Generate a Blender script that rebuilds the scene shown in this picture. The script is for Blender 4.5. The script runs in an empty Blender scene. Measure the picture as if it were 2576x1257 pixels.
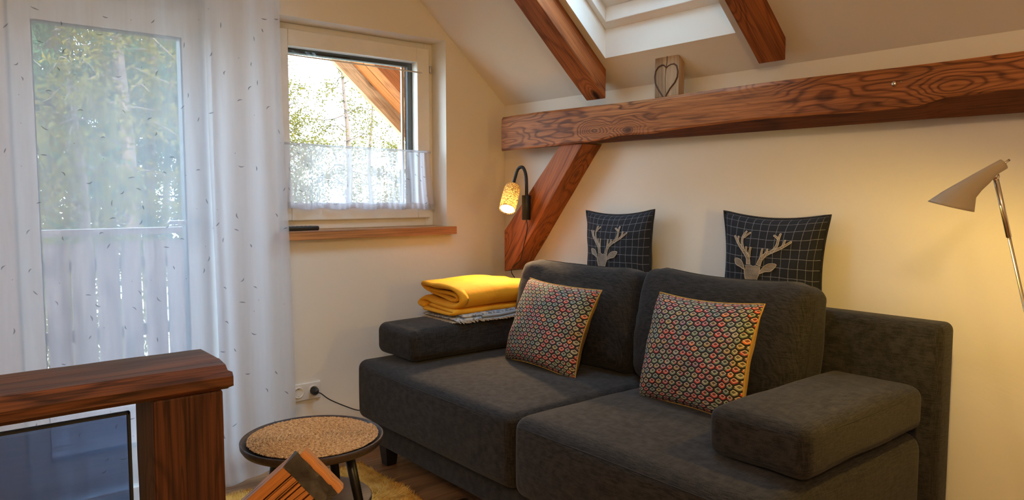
import bpy, bmesh, math, random
import numpy as np
from math import radians as R, sin, cos, pi, sqrt, atan2
from mathutils import Vector, Matrix, Euler, noise

random.seed(7); rng = np.random.default_rng(7)
C = bpy.context.scene.collection
sc = bpy.context.scene

# ------------------------------------------------------------------ camera
cam = bpy.data.objects.new('camera', bpy.data.cameras.new('camera'))
C.objects.link(cam); sc.camera = cam
cam.data.sensor_width = 36; cam.data.lens = 1850 / 2576 * 36
cam.data.clip_start = 0.05; cam.data.clip_end = 300
cam.location = (0, 0, 1.2)
cam.rotation_euler = (R(90 - 4.35), 0, R(-39.2))

# ------------------------------------------------------------------ view
vs = sc.view_settings
vs.view_transform = 'Standard'; vs.look = 'None'; vs.gamma = 1
vs.use_curve_mapping = False; vs.exposure = 0.0
sc.cycles.max_bounces = 9; sc.cycles.diffuse_bounces = 5; sc.cycles.glossy_bounces = 3
sc.cycles.transmission_bounces = 6; sc.cycles.transparent_max_bounces = 16
sc.cycles.sample_clamp_indirect = 6; sc.cycles.use_denoising = True
sc.cycles.caustics_reflective = False; sc.cycles.caustics_refractive = False

# ------------------------------------------------------------------ world
SKY = 18.0
w = bpy.data.worlds.new('sky'); sc.world = w; w.use_nodes = True
nt = w.node_tree; nt.nodes.clear()
o_ = nt.nodes.new('ShaderNodeOutputWorld'); b_ = nt.nodes.new('ShaderNodeBackground')
tc_ = nt.nodes.new('ShaderNodeTexCoord'); sp_ = nt.nodes.new('ShaderNodeSeparateXYZ')
rp_ = nt.nodes.new('ShaderNodeValToRGB')
rp_.color_ramp.elements[0].position = 0.0; rp_.color_ramp.elements[0].color = (.68, .82, 1, 1)
rp_.color_ramp.elements[1].position = 0.9; rp_.color_ramp.elements[1].color = (.42, .70, 1, 1)
nt.links.new(tc_.outputs['Generated'], sp_.inputs[0]); nt.links.new(sp_.outputs[2], rp_.inputs[0])
nt.links.new(rp_.outputs[0], b_.inputs[0]); nt.links.new(b_.outputs[0], o_.inputs[0])
b_.inputs[1].default_value = SKY

def light(name, kind, loc, energy, color, **kw):
    d = bpy.data.lights.new(name, kind); d.energy = energy; d.color = color
    for k, v in kw.items():
        if k != 'rot': setattr(d, k, v)
    o = bpy.data.objects.new(name, d); C.objects.link(o); o.location = loc
    if 'rot' in kw: o.rotation_euler = kw['rot']
    return o

sun = light('sun', 'SUN', (0, 0, 12), 15, (1, .93, .78), angle=R(.6))
sun.rotation_euler = Vector((.62, .70, -.60)).to_track_quat('-Z', 'Y').to_euler()

def portal(name, loc, rot, sx, sy):
    o = light(name, 'AREA', loc, 1, (1, 1, 1), shape='RECTANGLE', size=sx, size_y=sy, rot=rot)
    o.data.cycles.is_portal = True
    return o

portal('window_portal', (1.745, 3.47, 1.52), (R(90), 0, pi), .80, .86)
portal('door_portal', (.635, 3.47, .95), (R(90), 0, pi), .62, 1.86)

# ------------------------------------------------------------------ node helpers
def mat(name):
    m = bpy.data.materials.new(name); m.use_nodes = True
    nt = m.node_tree; nt.nodes.clear()
    out = nt.nodes.new('ShaderNodeOutputMaterial')
    return m, nt, out

def N(nt, t, ins=None, **kw):
    n = nt.nodes.new('ShaderNode' + t)
    for k, v in kw.items(): setattr(n, k, v)
    for k, v in (ins or {}).items():
        if hasattr(v, 'is_output') or isinstance(v, bpy.types.NodeSocket): nt.links.new(v, n.inputs[k])
        else: n.inputs[k].default_value = v
    return n

def ramp(nt, fac, els):
    n = nt.nodes.new('ShaderNodeValToRGB'); cr = n.color_ramp
    while len(cr.elements) < len(els): cr.elements.new(.5)
    for e, (p, c) in zip(cr.elements, els):
        e.position = p; e.color = (*c, 1) if len(c) == 3 else c
    nt.links.new(fac, n.inputs[0]); return n.outputs[0]

def math_(nt, op, a, b=None, c=None):
    n = nt.nodes.new('ShaderNodeMath'); n.operation = op
    for i, v in enumerate((a, b, c)):
        if v is None: continue
        if isinstance(v, bpy.types.NodeSocket): nt.links.new(v, n.inputs[i])
        else: n.inputs[i].default_value = v
    return n.outputs[0]

def mixc(nt, fac, a, b, mode='MIX'):
    n = nt.nodes.new('ShaderNodeMix'); n.data_type = 'RGBA'; n.blend_type = mode
    for s, v in ((n.inputs[0], fac), (n.inputs[6], a), (n.inputs[7], b)):
        if isinstance(v, bpy.types.NodeSocket): nt.links.new(v, s)
        elif isinstance(v, tuple): s.default_value = (*v, 1) if len(v) == 3 else v
        else: s.default_value = v
    return n.outputs[2]

def principled(nt, out, color, rough=.6, bump=None, bstr=.2, bdist=.01, **kw):
    p = nt.nodes.new('ShaderNodeBsdfPrincipled')
    if isinstance(color, bpy.types.NodeSocket): nt.links.new(color, p.inputs['Base Color'])
    else: p.inputs['Base Color'].default_value = (*color, 1)
    if isinstance(rough, bpy.types.NodeSocket): nt.links.new(rough, p.inputs['Roughness'])
    else: p.inputs['Roughness'].default_value = rough
    for k, v in kw.items(): p.inputs[k.replace('_', ' ')].default_value = v
    if bump is not None:
        b = nt.nodes.new('ShaderNodeBump'); b.inputs['Strength'].default_value = bstr
        b.inputs['Distance'].default_value = bdist
        nt.links.new(bump, b.inputs['Height']); nt.links.new(b.outputs[0], p.inputs['Normal'])
    nt.links.new(p.outputs[0], out.inputs[0])
    return p

def plain(name, color, rough=.6, **kw):
    m, nt, out = mat(name)
    tc = N(nt, 'TexCoord'); n = N(nt, 'TexNoise', {'Vector': tc.outputs['Object'], 'Scale': 14.0})
    c = mixc(nt, n.outputs[0], tuple(x * .93 for x in color), tuple(min(1, x * 1.07) for x in color))
    principled(nt, out, c, rough, **kw); return m

def gc(nt): return N(nt, 'Attribute', attribute_name='gc').outputs['Vector']

def wood(name, dark, mid, lite, ring=9.0, fine=.5, rough=.5, knots=True, grey=None, crack=.35, coat=0.0, wamt=1.0, bmix=.6, wsc=(1.0, 4.2), mask=False):
    """grain runs along gc.x"""
    m, nt, out = mat(name)
    v = gc(nt)
    mp = N(nt, 'Mapping', {'Vector': v, 'Scale': (wsc[0], wsc[1], wsc[1])}).outputs[0]
    warp = N(nt, 'TexNoise', {'Vector': mp, 'Scale': 1.7, 'Detail': 2.0, 'Roughness': .5})
    s = N(nt, 'SeparateXYZ', {'Vector': v})
    r2 = math_(nt, 'ADD', math_(nt, 'MULTIPLY', s.outputs[1], 2.0), math_(nt, 'MULTIPLY', s.outputs[2], 1.5))
    base = math_(nt, 'ADD', math_(nt, 'MULTIPLY', warp.outputs[0], 1.8 * wamt), r2)
    if knots:
        kmp = N(nt, 'Mapping', {'Vector': v, 'Scale': (2.4, 5.0, 5.0)}).outputs[0]
        vo = N(nt, 'TexVoronoi', {'Vector': kmp, 'Scale': 1.0, 'Randomness': 1.0})
        kn = math_(nt, 'SUBTRACT', 1.0, math_(nt, 'MINIMUM', math_(nt, 'MULTIPLY', vo.outputs['Distance'], 2.6), 1.0))
        kn2 = math_(nt, 'POWER', kn, 2.0)
        base = math_(nt, 'ADD', base, math_(nt, 'MULTIPLY', kn2, 1.1))
    band = math_(nt, 'SINE', math_(nt, 'MULTIPLY', base, ring * 2.4))
    band = math_(nt, 'MULTIPLY_ADD', band, .5, .5)
    band = math_(nt, 'POWER', band, 3.0)
    if mask:
        mk = N(nt, 'TexNoise', {'Vector': N(nt, 'Mapping', {'Vector': v, 'Scale': (1.4, 13.0, 5.0), 'Location': (0, .35, 0)}).outputs[0], 'Scale': 1.0, 'Detail': 1.0})
        band = math_(nt, 'MULTIPLY', band, ramp(nt, mk.outputs[0], [(.40, (.18,) * 3), (.56, (1,) * 3)]))
    fmp = N(nt, 'Mapping', {'Vector': v, 'Scale': (3.0, 150.0, 150.0)}).outputs[0]
    fn = N(nt, 'TexNoise', {'Vector': fmp, 'Scale': 1.0, 'Detail': 4.0, 'Roughness': .6})
    big = N(nt, 'TexNoise', {'Vector': N(nt, 'Mapping', {'Vector': v, 'Scale': (1.5, 6.0, 6.0)}).outputs[0], 'Scale': 1.0, 'Detail': 2.0})
    col = mixc(nt, big.outputs[0], mid, lite)
    col = mixc(nt, math_(nt, 'MULTIPLY', band, bmix), col, dark)
    f2 = ramp(nt, fn.outputs[0], [(.36, (.30,) * 3), (.60, (1.15,) * 3)])
    col = mixc(nt, fine, col, mixc(nt, 1.0, col, f2, 'MULTIPLY'))
    if knots:
        kc = ramp(nt, kn, [(.70, (0,) * 3), (.84, (1,) * 3)])
        col = mixc(nt, kc, col, tuple(x * .35 for x in dark))
    if crack:
        cmp_ = N(nt, 'Mapping', {'Vector': v, 'Scale': (1.3, 26.0, 26.0)}).outputs[0]
        cn = N(nt, 'TexNoise', {'Vector': cmp_, 'Scale': 1.0, 'Detail': 2.5, 'Roughness': .6})
        ab = math_(nt, 'ABSOLUTE', math_(nt, 'SUBTRACT', cn.outputs[0], .5))
        cr = ramp(nt, ab, [(.004, (1,) * 3), (.016, (0,) * 3)])
        col = mixc(nt, math_(nt, 'MULTIPLY', cr, crack), col, tuple(x * .15 for x in dark))
    if grey:
        gn = N(nt, 'TexNoise', {'Vector': N(nt, 'Mapping', {'Vector': v, 'Scale': (2.0, 16.0, 16.0)}).outputs[0], 'Scale': 1.0, 'Detail': 3.0})
        col = mixc(nt, ramp(nt, gn.outputs[0], [(.56, (0,) * 3), (.70, (.65,) * 3)]), col, grey)
    h = math_(nt, 'ADD', math_(nt, 'MULTIPLY', fn.outputs[0], .6), math_(nt, 'MULTIPLY', band, -.3))
    p = principled(nt, out, col, rough, h, .55, .004)
    p.inputs['Specular IOR Level'].default_value = .3; p.inputs['Coat Weight'].default_value = coat; p.inputs['Coat Roughness'].default_value = .3
    return m

def fabric(name, c1, c2, scale=420, bstr=.5, sheen=.15, coarse=.5):
    m, nt, out = mat(name)
    v = N(nt, 'TexCoord').outputs['Object']
    a = N(nt, 'TexNoise', {'Vector': N(nt, 'Mapping', {'Vector': v, 'Scale': (scale, scale * .06, scale * .06)}).outputs[0], 'Scale': 1.0, 'Detail': 2.0})
    b = N(nt, 'TexNoise', {'Vector': N(nt, 'Mapping', {'Vector': v, 'Scale': (scale * .06, scale, scale)}).outputs[0], 'Scale': 1.0, 'Detail': 2.0})
    c = N(nt, 'TexNoise', {'Vector': N(nt, 'Mapping', {'Vector': v, 'Scale': (scale * .06, scale * .06, scale)}).outputs[0], 'Scale': 1.0, 'Detail': 2.0})
    s = math_(nt, 'ADD', math_(nt, 'ADD', a.outputs[0], b.outputs[0]), c.outputs[0])
    s = math_(nt, 'MULTIPLY', s, .333)
    col = mixc(nt, ramp(nt, s, [(.42, (0,) * 3), (.58, (1,) * 3)]), c1, c2)
    big = N(nt, 'TexNoise', {'Vector': v, 'Scale': 5.0, 'Detail': 3.0})
    col = mixc(nt, math_(nt, 'MULTIPLY', big.outputs[0], coarse), col, mixc(nt, .5, col, c2))
    p = principled(nt, out, col, .92, s, bstr, .002)
    p.inputs['Sheen Weight'].default_value = sheen * .5; p.inputs['Sheen Roughness'].default_value = .5
    p.inputs['Specular IOR Level'].default_value = .2
    return m

# ------------------------------------------------------------------ materials
M = {}
def plaster(name, col, s=1.0):
    m, nt, out = mat(name)
    v = N(nt, 'TexCoord').outputs['Object']
    n1 = N(nt, 'TexNoise', {'Vector': v, 'Scale': 2.2, 'Detail': 5.0, 'Distortion': 1.2})
    n2 = N(nt, 'TexNoise', {'Vector': v, 'Scale': 60.0, 'Detail': 2.0})
    n3 = N(nt, 'TexWave', {'Vector': v, 'Scale': .8, 'Distortion': 9.0, 'Detail': 3.0, 'Detail Scale': 1.2})
    st = math_(nt, 'POWER', n3.outputs['Fac'], 12.0)
    h = math_(nt, 'ADD', math_(nt, 'ADD', math_(nt, 'MULTIPLY', n1.outputs[0], 1.2), math_(nt, 'MULTIPLY', n2.outputs[0], .05)), math_(nt, 'MULTIPLY', st, .05))
    c = mixc(nt, n1.outputs[0], tuple(x * .96 for x in col), col)
    principled(nt, out, c, .88, h, .25 * s, .02); return m
M['plaster'] = plaster('wall_plaster', (.80, .77, .70))
M['ceiling'] = plaster('ceiling_plaster', (.78, .74, .67))
M['beam'] = wood('beam_wood', (.075, .020, .007), (.32, .108, .032), (.47, .185, .062), ring=24, rough=.62, bmix=.75, wsc=(1.2, 6.5), wamt=.8, mask=True)
M['beam_under'] = wood('beam_underside_wood', (.030, .008, .004), (.115, .030, .010), (.17, .048, .017), ring=9, rough=.6, knots=False, wamt=.5)
M['beam2'] = wood('rafter_wood', (.085, .018, .006), (.30, .085, .022), (.43, .145, .042), ring=13, rough=.62, wamt=.55, bmix=.5)
M['beam_side'] = M['beam']
M['rail'] = wood('rail_wood', (.022, .007, .004), (.120, .040, .015), (.21, .075, .027), fine=.75, ring=16, rough=.55, grey=(.10, .07, .05), crack=.5, coat=.05, wamt=.35, bmix=.5)
M['post'] = wood('post_wood', (.018, .005, .003), (.062, .020, .008), (.098, .033, .013), fine=.7, ring=12, rough=.6, crack=.5, wamt=.3, bmix=.5)
M['stairbeam'] = wood('stair_beam_wood', (.10, .03, .01), (.50, .19, .05), (.62, .27, .08), ring=7, rough=.5, knots=False, crack=1.0, wamt=.3, bmix=.5)
M['sill'] = wood('sill_wood', (.26, .10, .035), (.46, .20, .075), (.58, .29, .12), ring=5, rough=.4, crack=0, coat=.3, wamt=.4)
M['heart'] = wood('heart_board_wood', (.14, .075, .035), (.36, .22, .115), (.50, .33, .19), ring=5, rough=.7, knots=False, crack=.2, wamt=.3, bmix=.5)
M['larch'] = wood('larch_boards', (.22, .045, .010), (.62, .17, .04), (.78, .27, .07), ring=4, rough=.6, wamt=.4, bmix=.45)
M['barge'] = wood('barge_wood', (.40, .22, .10), (.72, .48, .26), (.85, .62, .36), ring=4, rough=.6)
M['slat'] = wood('slat_wood', (.10, .06, .05), (.24, .16, .14), (.32, .22, .19), ring=4, rough=.7)
M['floor'] = wood('floor_wood', (.10, .045, .018), (.27, .13, .055), (.36, .18, .08), ring=5, rough=.38, crack=0)
M['charcoal'] = fabric('sofa_fabric', (.0070, .0068, .0078), (.036, .0335, .0335), 560)
M['seam'] = plain('seam_thread', (.016, .016, .017), .9)
M['black'] = plain('black_plastic', (.012, .012, .013), .45)
M['blackmetal'] = plain('black_metal', (.014, .013, .014), .38, Metallic=.3)
M['white'] = plain('white_lacquer', (.80, .79, .75), .35)
M['whiteplastic'] = plain('white_plastic', (.78, .76, .72), .3)
M['dark_strip'] = plain('dark_gasket', (.010, .016, .020), .5)
M['chrome'] = plain('chrome', (.75, .72, .68), .18, Metallic=1.0)
M['lampshade'] = plain('lamp_enamel', (.42, .35, .25), .5)
M['steel'] = plain('steel', (.55, .55, .55), .35, Metallic=1.0)
M['tabletop'] = wood('table_veneer', (.020, .012, .010), (.055, .036, .030), (.075, .050, .042), ring=4, rough=.5, knots=False, crack=0)
M['tableleg'] = plain('table_leg_lacquer', (.008, .007, .008), .35)
M['darkend'] = plain('weathered_end_grain', (.050, .045, .038), .75)
M['cord'] = plain('black_cord', (.010, .010, .011), .5)
M['greytrim'] = plain('grey_trim', (.25, .26, .27), .5)

def weathered(name):
    m, nt, out = mat(name); v = N(nt, 'TexCoord').outputs['Object']
    n = N(nt, 'TexNoise', {'Vector': v, 'Scale': 40.0, 'Detail': 5.0})
    vo = N(nt, 'TexVoronoi', {'Vector': v, 'Scale': 15.0}, feature='DISTANCE_TO_EDGE')
    c = ramp(nt, n.outputs[0], [(.3, (.022, .018, .013)), (.55, (.060, .052, .042)), (.75, (.13, .12, .11))])
    c = mixc(nt, ramp(nt, vo.outputs[0], [(.0, (1,) * 3), (.05, (0,) * 3)]), c, (.02, .012, .008))
    principled(nt, out, c, .7, n.outputs[0], .8, .004); return m
M['darkend'] = weathered('weathered_end')

def glass(name, tint=(1, 1, 1), refl=.06, rough=.0):
    m, nt, out = mat(name)
    t = N(nt, 'BsdfTransparent', {'Color': (*tint, 1)})
    g = N(nt, 'BsdfGlossy', {'Color': (1, 1, 1, 1), 'Roughness': rough})
    f = N(nt, 'Fresnel', {'IOR': 1.45})
    mx = N(nt, 'MixShader', {0: math_(nt, 'MINIMUM', f.outputs[0], .25 if refl > .1 else .12), 1: t.outputs[0], 2: g.outputs[0]})
    nt.links.new(mx.outputs[0], out.inputs[0]); return m
M['glass'] = glass('window_glass', (.96, .98, .97))
M['smoked'] = glass('smoked_glass', (.40, .47, .58), .2)

def sheer(name, col, opac, print_=False):
    m, nt, out = mat(name)
    v = N(nt, 'TexCoord').outputs['Object']
    d = N(nt, 'BsdfDiffuse', {'Color': (*col, 1)}); tl = N(nt, 'BsdfTranslucent', {'Color': (*col, 1)})
    ds = N(nt, 'MixShader', {0: .55, 1: d.outputs[0], 2: tl.outputs[0]})
    tr = N(nt, 'BsdfTransparent', {'Color': (1, 1, 1, 1)})
    lw = N(nt, 'LayerWeight', {'Blend': .25})
    n = N(nt, 'TexNoise', {'Vector': N(nt, 'Mapping', {'Vector': v, 'Scale': (60, 60, 6)}).outputs[0], 'Scale': 1.0, 'Detail': 2.0})
    op = math_(nt, 'ADD', math_(nt, 'MULTIPLY', lw.outputs['Facing'], .30), opac)
    op = math_(nt, 'MINIMUM', math_(nt, 'ADD', op, math_(nt, 'MULTIPLY', n.outputs[0], .08)), .97)
    mx = N(nt, 'MixShader', {0: op, 1: tr.outputs[0], 2: ds.outputs[0]})
    nt.links.new(mx.outputs[0], out.inputs[0]); return m
M['sheer'] = sheer('sheer_voile', (.64, .67, .76), .46)
M['sheer2'] = sheer('cafe_voile', (.72, .73, .80), .60)
M['print'] = sheer('grey_leaf_print', (.22, .225, .26), .62)

# ------------------------------------------------------------------ mesh helpers
class MB:
    def __init__(s): s.v = []; s.f = []; s.g = []; s.sm = []
    def add(s, vs, fs, mtx=None, g=None, smooth=False):
        b = len(s.v)
        for i, p in enumerate(vs):
            p = Vector(p); s.g.append(tuple(g[i]) if g is not None else tuple(p))
            s.v.append(tuple(mtx @ p) if mtx is not None else tuple(p))
        for f in fs: s.f.append(tuple(b + i for i in f)); s.sm.append(smooth)
        return s
    def box(s, x0, x1, y0, y1, z0, z1, mtx=None, goff=(0, 0, 0), gax=0):
        vs = [(x, y, z) for x in (x0, x1) for y in (y0, y1) for z in (z0, z1)]
        fs = [(0, 1, 3, 2), (4, 6, 7, 5), (0, 4, 5, 1), (2, 3, 7, 6), (0, 2, 6, 4), (1, 5, 7, 3)]
        def ga(p):
            q = {0: p, 1: (p[1], p[0], p[2]), 2: (p[2], p[0], p[1])}[gax]
            return tuple(a + b for a, b in zip(q, goff))
        return s.add(vs, fs, mtx, [ga(p) for p in vs])
    def prism_y(s, poly, y0, y1):
        n = len(poly)
        vs = [(x, y0, z) for x, z in poly] + [(x, y1, z) for x, z in poly]
        fs = [tuple(range(n)), tuple(range(2 * n - 1, n - 1, -1))] + [(i, i + n, (i + 1) % n + n, (i + 1) % n) for i in range(n)]
        return s.add(vs, fs)
    def tube(s, pts, r, n=8, cap=True, closed=False):
        pts = [Vector(p) for p in pts]; m = len(pts)
        rr = r if hasattr(r, '__len__') else [r] * m
        vs = []; up = Vector((.13, .21, 1)).normalized(); prev = None
        for i, p in enumerate(pts):
            if closed: t = pts[(i + 1) % m] - pts[i - 1]
            else: t = pts[min(i + 1, m - 1)] - pts[max(i - 1, 0)]
            t.normalize()
            a = t.cross(up) if prev is None else prev - t * prev.dot(t)
            if a.length < 1e-5: a = t.cross(Vector((1, 0, 0)))
            a.normalize(); prev = a; b = t.cross(a)
            for k in range(n):
                an = 2 * pi * k / n; vs.append(p + (a * cos(an) + b * sin(an)) * rr[i])
        fs = []
        for i in range(m if closed else m - 1):
            j = (i + 1) % m
            for k in range(n): fs.append((i * n + k, i * n + (k + 1) % n, j * n + (k + 1) % n, j * n + k))
        if cap and not closed: fs += [tuple(range(n - 1, -1, -1)), tuple(range((m - 1) * n, m * n))]
        return s.add(vs, fs, smooth=True)
    def lathe(s, prof, n=40, mtx=None, closed=True):
        vs = [(r * cos(2 * pi * k / n), r * sin(2 * pi * k / n), z) for r, z in prof for k in range(n)]
        fs = []
        for i in range(len(prof) - 1):
            for k in range(n): fs.append((i * n + k, i * n + (k + 1) % n, (i + 1) * n + (k + 1) % n, (i + 1) * n + k))
        if closed: fs += [tuple(range(n - 1, -1, -1)), tuple(range((len(prof) - 1) * n, len(prof) * n))]
        return s.add(vs, fs, mtx, smooth=True)
    def grid(s, nu, nv, F, g=None, mtx=None, wrapu=False):
        vs = [F(i / (nu - (0 if wrapu else 1)), j / (nv - 1)) for j in range(nv) for i in range(nu)]
        gg = [g(i / (nu - (0 if wrapu else 1)), j / (nv - 1)) for j in range(nv) for i in range(nu)] if g else None
        fs = []
        for j in range(nv - 1):
            for i in range(nu if wrapu else nu - 1):
                k = (i + 1) % nu; fs.append((j * nu + i, j * nu + k, (j + 1) * nu + k, (j + 1) * nu + i))
        return s.add(vs, fs, mtx, gg, smooth=True)
    def build(s, name, m, parent=None, kind=None, smooth=None, bevel=0, auto=None, loc=None):
        me = bpy.data.meshes.new(name)
        off = Vector((0, 0, 0))
        if parent is not None:
            q = parent; off = Vector((0, 0, 0))
            while q is not None: off += Vector(q.location); q = q.parent
        if loc is not None and parent is None: off = Vector(loc)
        V = np.array(s.v, dtype=float).reshape(-1, 3) - np.array(off)
        me.from_pydata(V.tolist(), [], s.f)
        me.validate(); me.update()
        if len(me.vertices) == len(s.g):
            at = me.attributes.new('gc', 'FLOAT_VECTOR', 'POINT')
            at.data.foreach_set('vector', np.array(s.g, dtype=np.float32).ravel())
        if smooth is None and len(me.polygons) == len(s.sm): me.polygons.foreach_set('use_smooth', s.sm)
        elif smooth: me.polygons.foreach_set('use_smooth', [True] * len(me.polygons))
        o = bpy.data.objects.new(name, me); C.objects.link(o)
        if m is not None: me.materials.append(m)
        if parent is not None: o.parent = parent
        elif loc is not None: o.location = loc
        if kind: o['kind'] = kind
        if bevel:
            b = o.modifiers.new('bevel', 'BEVEL'); b.width = bevel; b.segments = 2; b.limit_method = 'ANGLE'; b.angle_limit = R(35)
        bm = bmesh.new(); bm.from_mesh(me); bmesh.ops.recalc_face_normals(bm, faces=bm.faces); bm.to_mesh(me); bm.free()
        return o

def tag(o, label, cat, group=None, kind=None):
    o['label'] = label; o['category'] = cat
    if group: o['group'] = group
    if kind: o['kind'] = kind
    return o

def empty(name, loc, label, cat, group=None):
    o = bpy.data.objects.new(name, None); C.objects.link(o); o.location = loc; o.empty_display_size = .05
    return tag(o, label, cat, group)

def frame(origin, xa, ya=None, za=None):
    x = Vector(xa).normalized()
    z = Vector(za).normalized() if za is not None else x.cross(Vector(ya)).normalized()
    z = (z - x * z.dot(x)).normalized(); y = z.cross(x)
    m = Matrix((x, y, z)).transposed().to_4x4(); m.translation = Vector(origin); return m

def timber(mb, L, prof, mtx, n=60, amp=.002, seed=0, goff=(0, 0, 0), endf=None):
    """extrude profile (function of t -> list of (y,z)) along local x"""
    pr = prof if callable(prof) else (lambda t: prof)
    k = len(pr(0)); vs = []; g = []
    for i in range(n + 1):
        t = i / n; x = L * t
        for (a, b) in pr(t):
            xx = x + (endf(a, b, t) if endf else 0)
            d = noise.noise_vector(Vector((xx * 3 + seed, a * 9, b * 9 + seed)))
            d2 = noise.noise_vector(Vector((xx * 14 + seed, a * 30, b * 30)))
            vs.append((xx, a + (d.x + .3 * d2.x) * amp, b + (d.y + .3 * d2.y) * amp))
            g.append((xx + goff[0], a + goff[1], b + goff[2]))
    fs = [tuple(range(k - 1, -1, -1)), tuple(range(n * k, n * k + k))]
    for i in range(n):
        for j in range(k): fs.append((i * k + j, i * k + (j + 1) % k, (i + 1) * k + (j + 1) % k, (i + 1) * k + j))
    mb.add(vs, fs, mtx, g); return mb

def densify(poly, m=4):
    out = []
    for i in range(len(poly)):
        a = poly[i]; b = poly[(i + 1) % len(poly)]
        for j in range(m): t = j / m; out.append((a[0] + (b[0] - a[0]) * t, a[1] + (b[1] - a[1]) * t))
    return out

def params(half, r, seg=3, mid=7):
    a = (half - r) / half if half > r else 0
    t = [-1 + (1 - a) * (i / seg) for i in range(seg)]
    t += [-a + 2 * a * i / (mid - 1) for i in range(mid)]
    t += [a + (1 - a) * ((i + 1) / seg) for i in range(seg)]
    return t

def rbox(mb, c, hx, hy, hz, r, puff=None, mid=(9, 9, 5), mtx=None, seg=3):
    """rounded box with optional puff(p_local_normalised)->offset vector"""
    H = (hx, hy, hz); T = [params(H[i], r, seg, mid[i]) for i in range(3)]; A = [(H[i] - r) / H[i] for i in range(3)]
    idx = {}; vs = []; fs = []
    def vert(t):
        key = tuple(round(q, 6) for q in t)
        if key in idx: return idx[key]
        inner = []; d = []
        for i in range(3):
            cl = max(-A[i], min(A[i], t[i])); inner.append(cl * H[i]); d.append((t[i] - cl) / (1 - A[i]) if A[i] < 1 else 0)
        dv = Vector(d); dv.normalize() if dv.length > 0 else None
        p = Vector(inner) + dv * r
        if puff: p = p + Vector(puff(p.x / hx, p.y / hy, p.z / hz))
        vs.append(p + Vector(c)); idx[key] = len(vs) - 1; return idx[key]
    for ax in range(3):
        u, v_ = [(1, 2), (2, 0), (0, 1)][ax]
        for s in (-1, 1):
            for i in range(len(T[u]) - 1):
                for j in range(len(T[v_]) - 1):
                    q = []
                    for (a, b) in ((i, j), (i + 1, j), (i + 1, j + 1), (i, j + 1)):
                        t = [0, 0, 0]; t[ax] = s; t[u] = T[u][a]; t[v_] = T[v_][b]; q.append(vert(t))
                    fs.append(tuple(q) if s > 0 else tuple(q[::-1]))
    mb.add(vs, fs, mtx, smooth=True); return mb


# ================================================================== SETTING
WB, WA, ZT, K = 2.60, 3.25, 1.69, .88          # right wall x, back wall y, knee wall height, roof slope
AL = math.atan(K); CA, SA = cos(AL), sin(AL)
def zc(x): return ZT + K * (WB - abs(x))
XF = WB - (2.75 - ZT) / K                       # where the slope meets the flat ceiling
YF = -1.6

def struct(name, mb, m, **kw):
    return mb.build(name, m, kind='structure', **kw)

# floor with separate boards
fl = struct('floor', MB().box(-WB, WB, YF, WA + .36, -.12, -.016), M['floor'])
rows = [YF + .19 * i for i in range(int((WA - YF) / .19) + 1)]
for r_i, y0 in enumerate(rows):
    x = -WB - (r_i * .47) % 1.3
    while x < WB:
        x0, x1 = max(x, -WB), min(x + 1.3, WB)
        if x1 - x0 > .03:
            mb = MB().box(x0 + .001, x1 - .001, y0 + .001, min(y0 + .189, WA), -.016, 0, goff=(r_i * 1.7, r_i * .9, x))
            mb.build('plank', M['floor'], fl, kind='structure')
        x += 1.3

# back gable wall with door and window openings
DX0, DX1, DZ1 = .29, 1.01, 2.02
WX0, WX1, WZ0, WZ1 = 1.29, 2.203, 1.03, 1.998
def top(x): return min(2.75, zc(x)) + .05
mb = MB(); Y0, Y1 = WA, WA + .35
def wallseg(x0, x1, z0):
    xs = sorted({x0, x1} | {q for q in (-XF, XF) if x0 < q < x1})
    mb.prism_y([(x0, z0), (x1, z0)] + [(q, top(q)) for q in reversed(xs)], Y0, Y1)
wallseg(-WB - .3, DX0, -.12); wallseg(DX0, DX1, DZ1); wallseg(DX1, WX0, -.12); wallseg(WX0, WX1, WZ1)
wallseg(WX1, WB + .3, -.12); mb.prism_y([(WX0, -.12), (WX1, -.12), (WX1, WZ0 - .04), (WX0, WZ0 - .04)], Y0, Y1)
mb.prism_y([(DX0, -.12), (DX1, -.12), (DX1, 0), (DX0, 0)], Y0, Y1)
struct('wall_back', mb, M['plaster'])
struct('wall_right', MB().box(WB, WB + .3, YF, WA, -.12, ZT), M['plaster'])
struct('wall_left', MB().box(-WB - .3, -WB, YF, WA, -.12, ZT), M['plaster'])
struct('wall_front', MB().prism_y([(-WB, -.12), (WB, -.12), (WB, ZT + .05), (XF, 2.8), (-XF, 2.8), (-WB, ZT + .05)], YF - .3, YF), M['plaster'])

# sloped ceiling with the skylight opening
SY0, SY1, SX0, SX1 = 1.673, 2.352, 2.462, 1.54
TH = .34
def slope_piece(x0, x1, y0, y1): mb.prism_y([(x0, zc(x0)), (x1, zc(x1)), (x1, zc(x1) + TH), (x0, zc(x0) + TH)], y0, y1)
mb = MB()
slope_piece(WB + .3, XF, YF, SY0); slope_piece(WB + .3, XF, SY1, WA)
slope_piece(WB + .3, SX0, SY0, SY1); slope_piece(SX1, XF, SY0, SY1)
struct('ceiling_slope_right', mb, M['ceiling'])
mb = MB(); mb.prism_y([(-WB - .3, ZT - .26), (-XF, 2.75), (-XF, 2.75 + TH), (-WB - .3, ZT - .26 + TH)], YF, WA)
struct('ceiling_slope_left', mb, M['ceiling'])
struct('ceiling', MB().box(-XF, XF, YF, WA, 2.75, 3.09), M['ceiling'])

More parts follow.
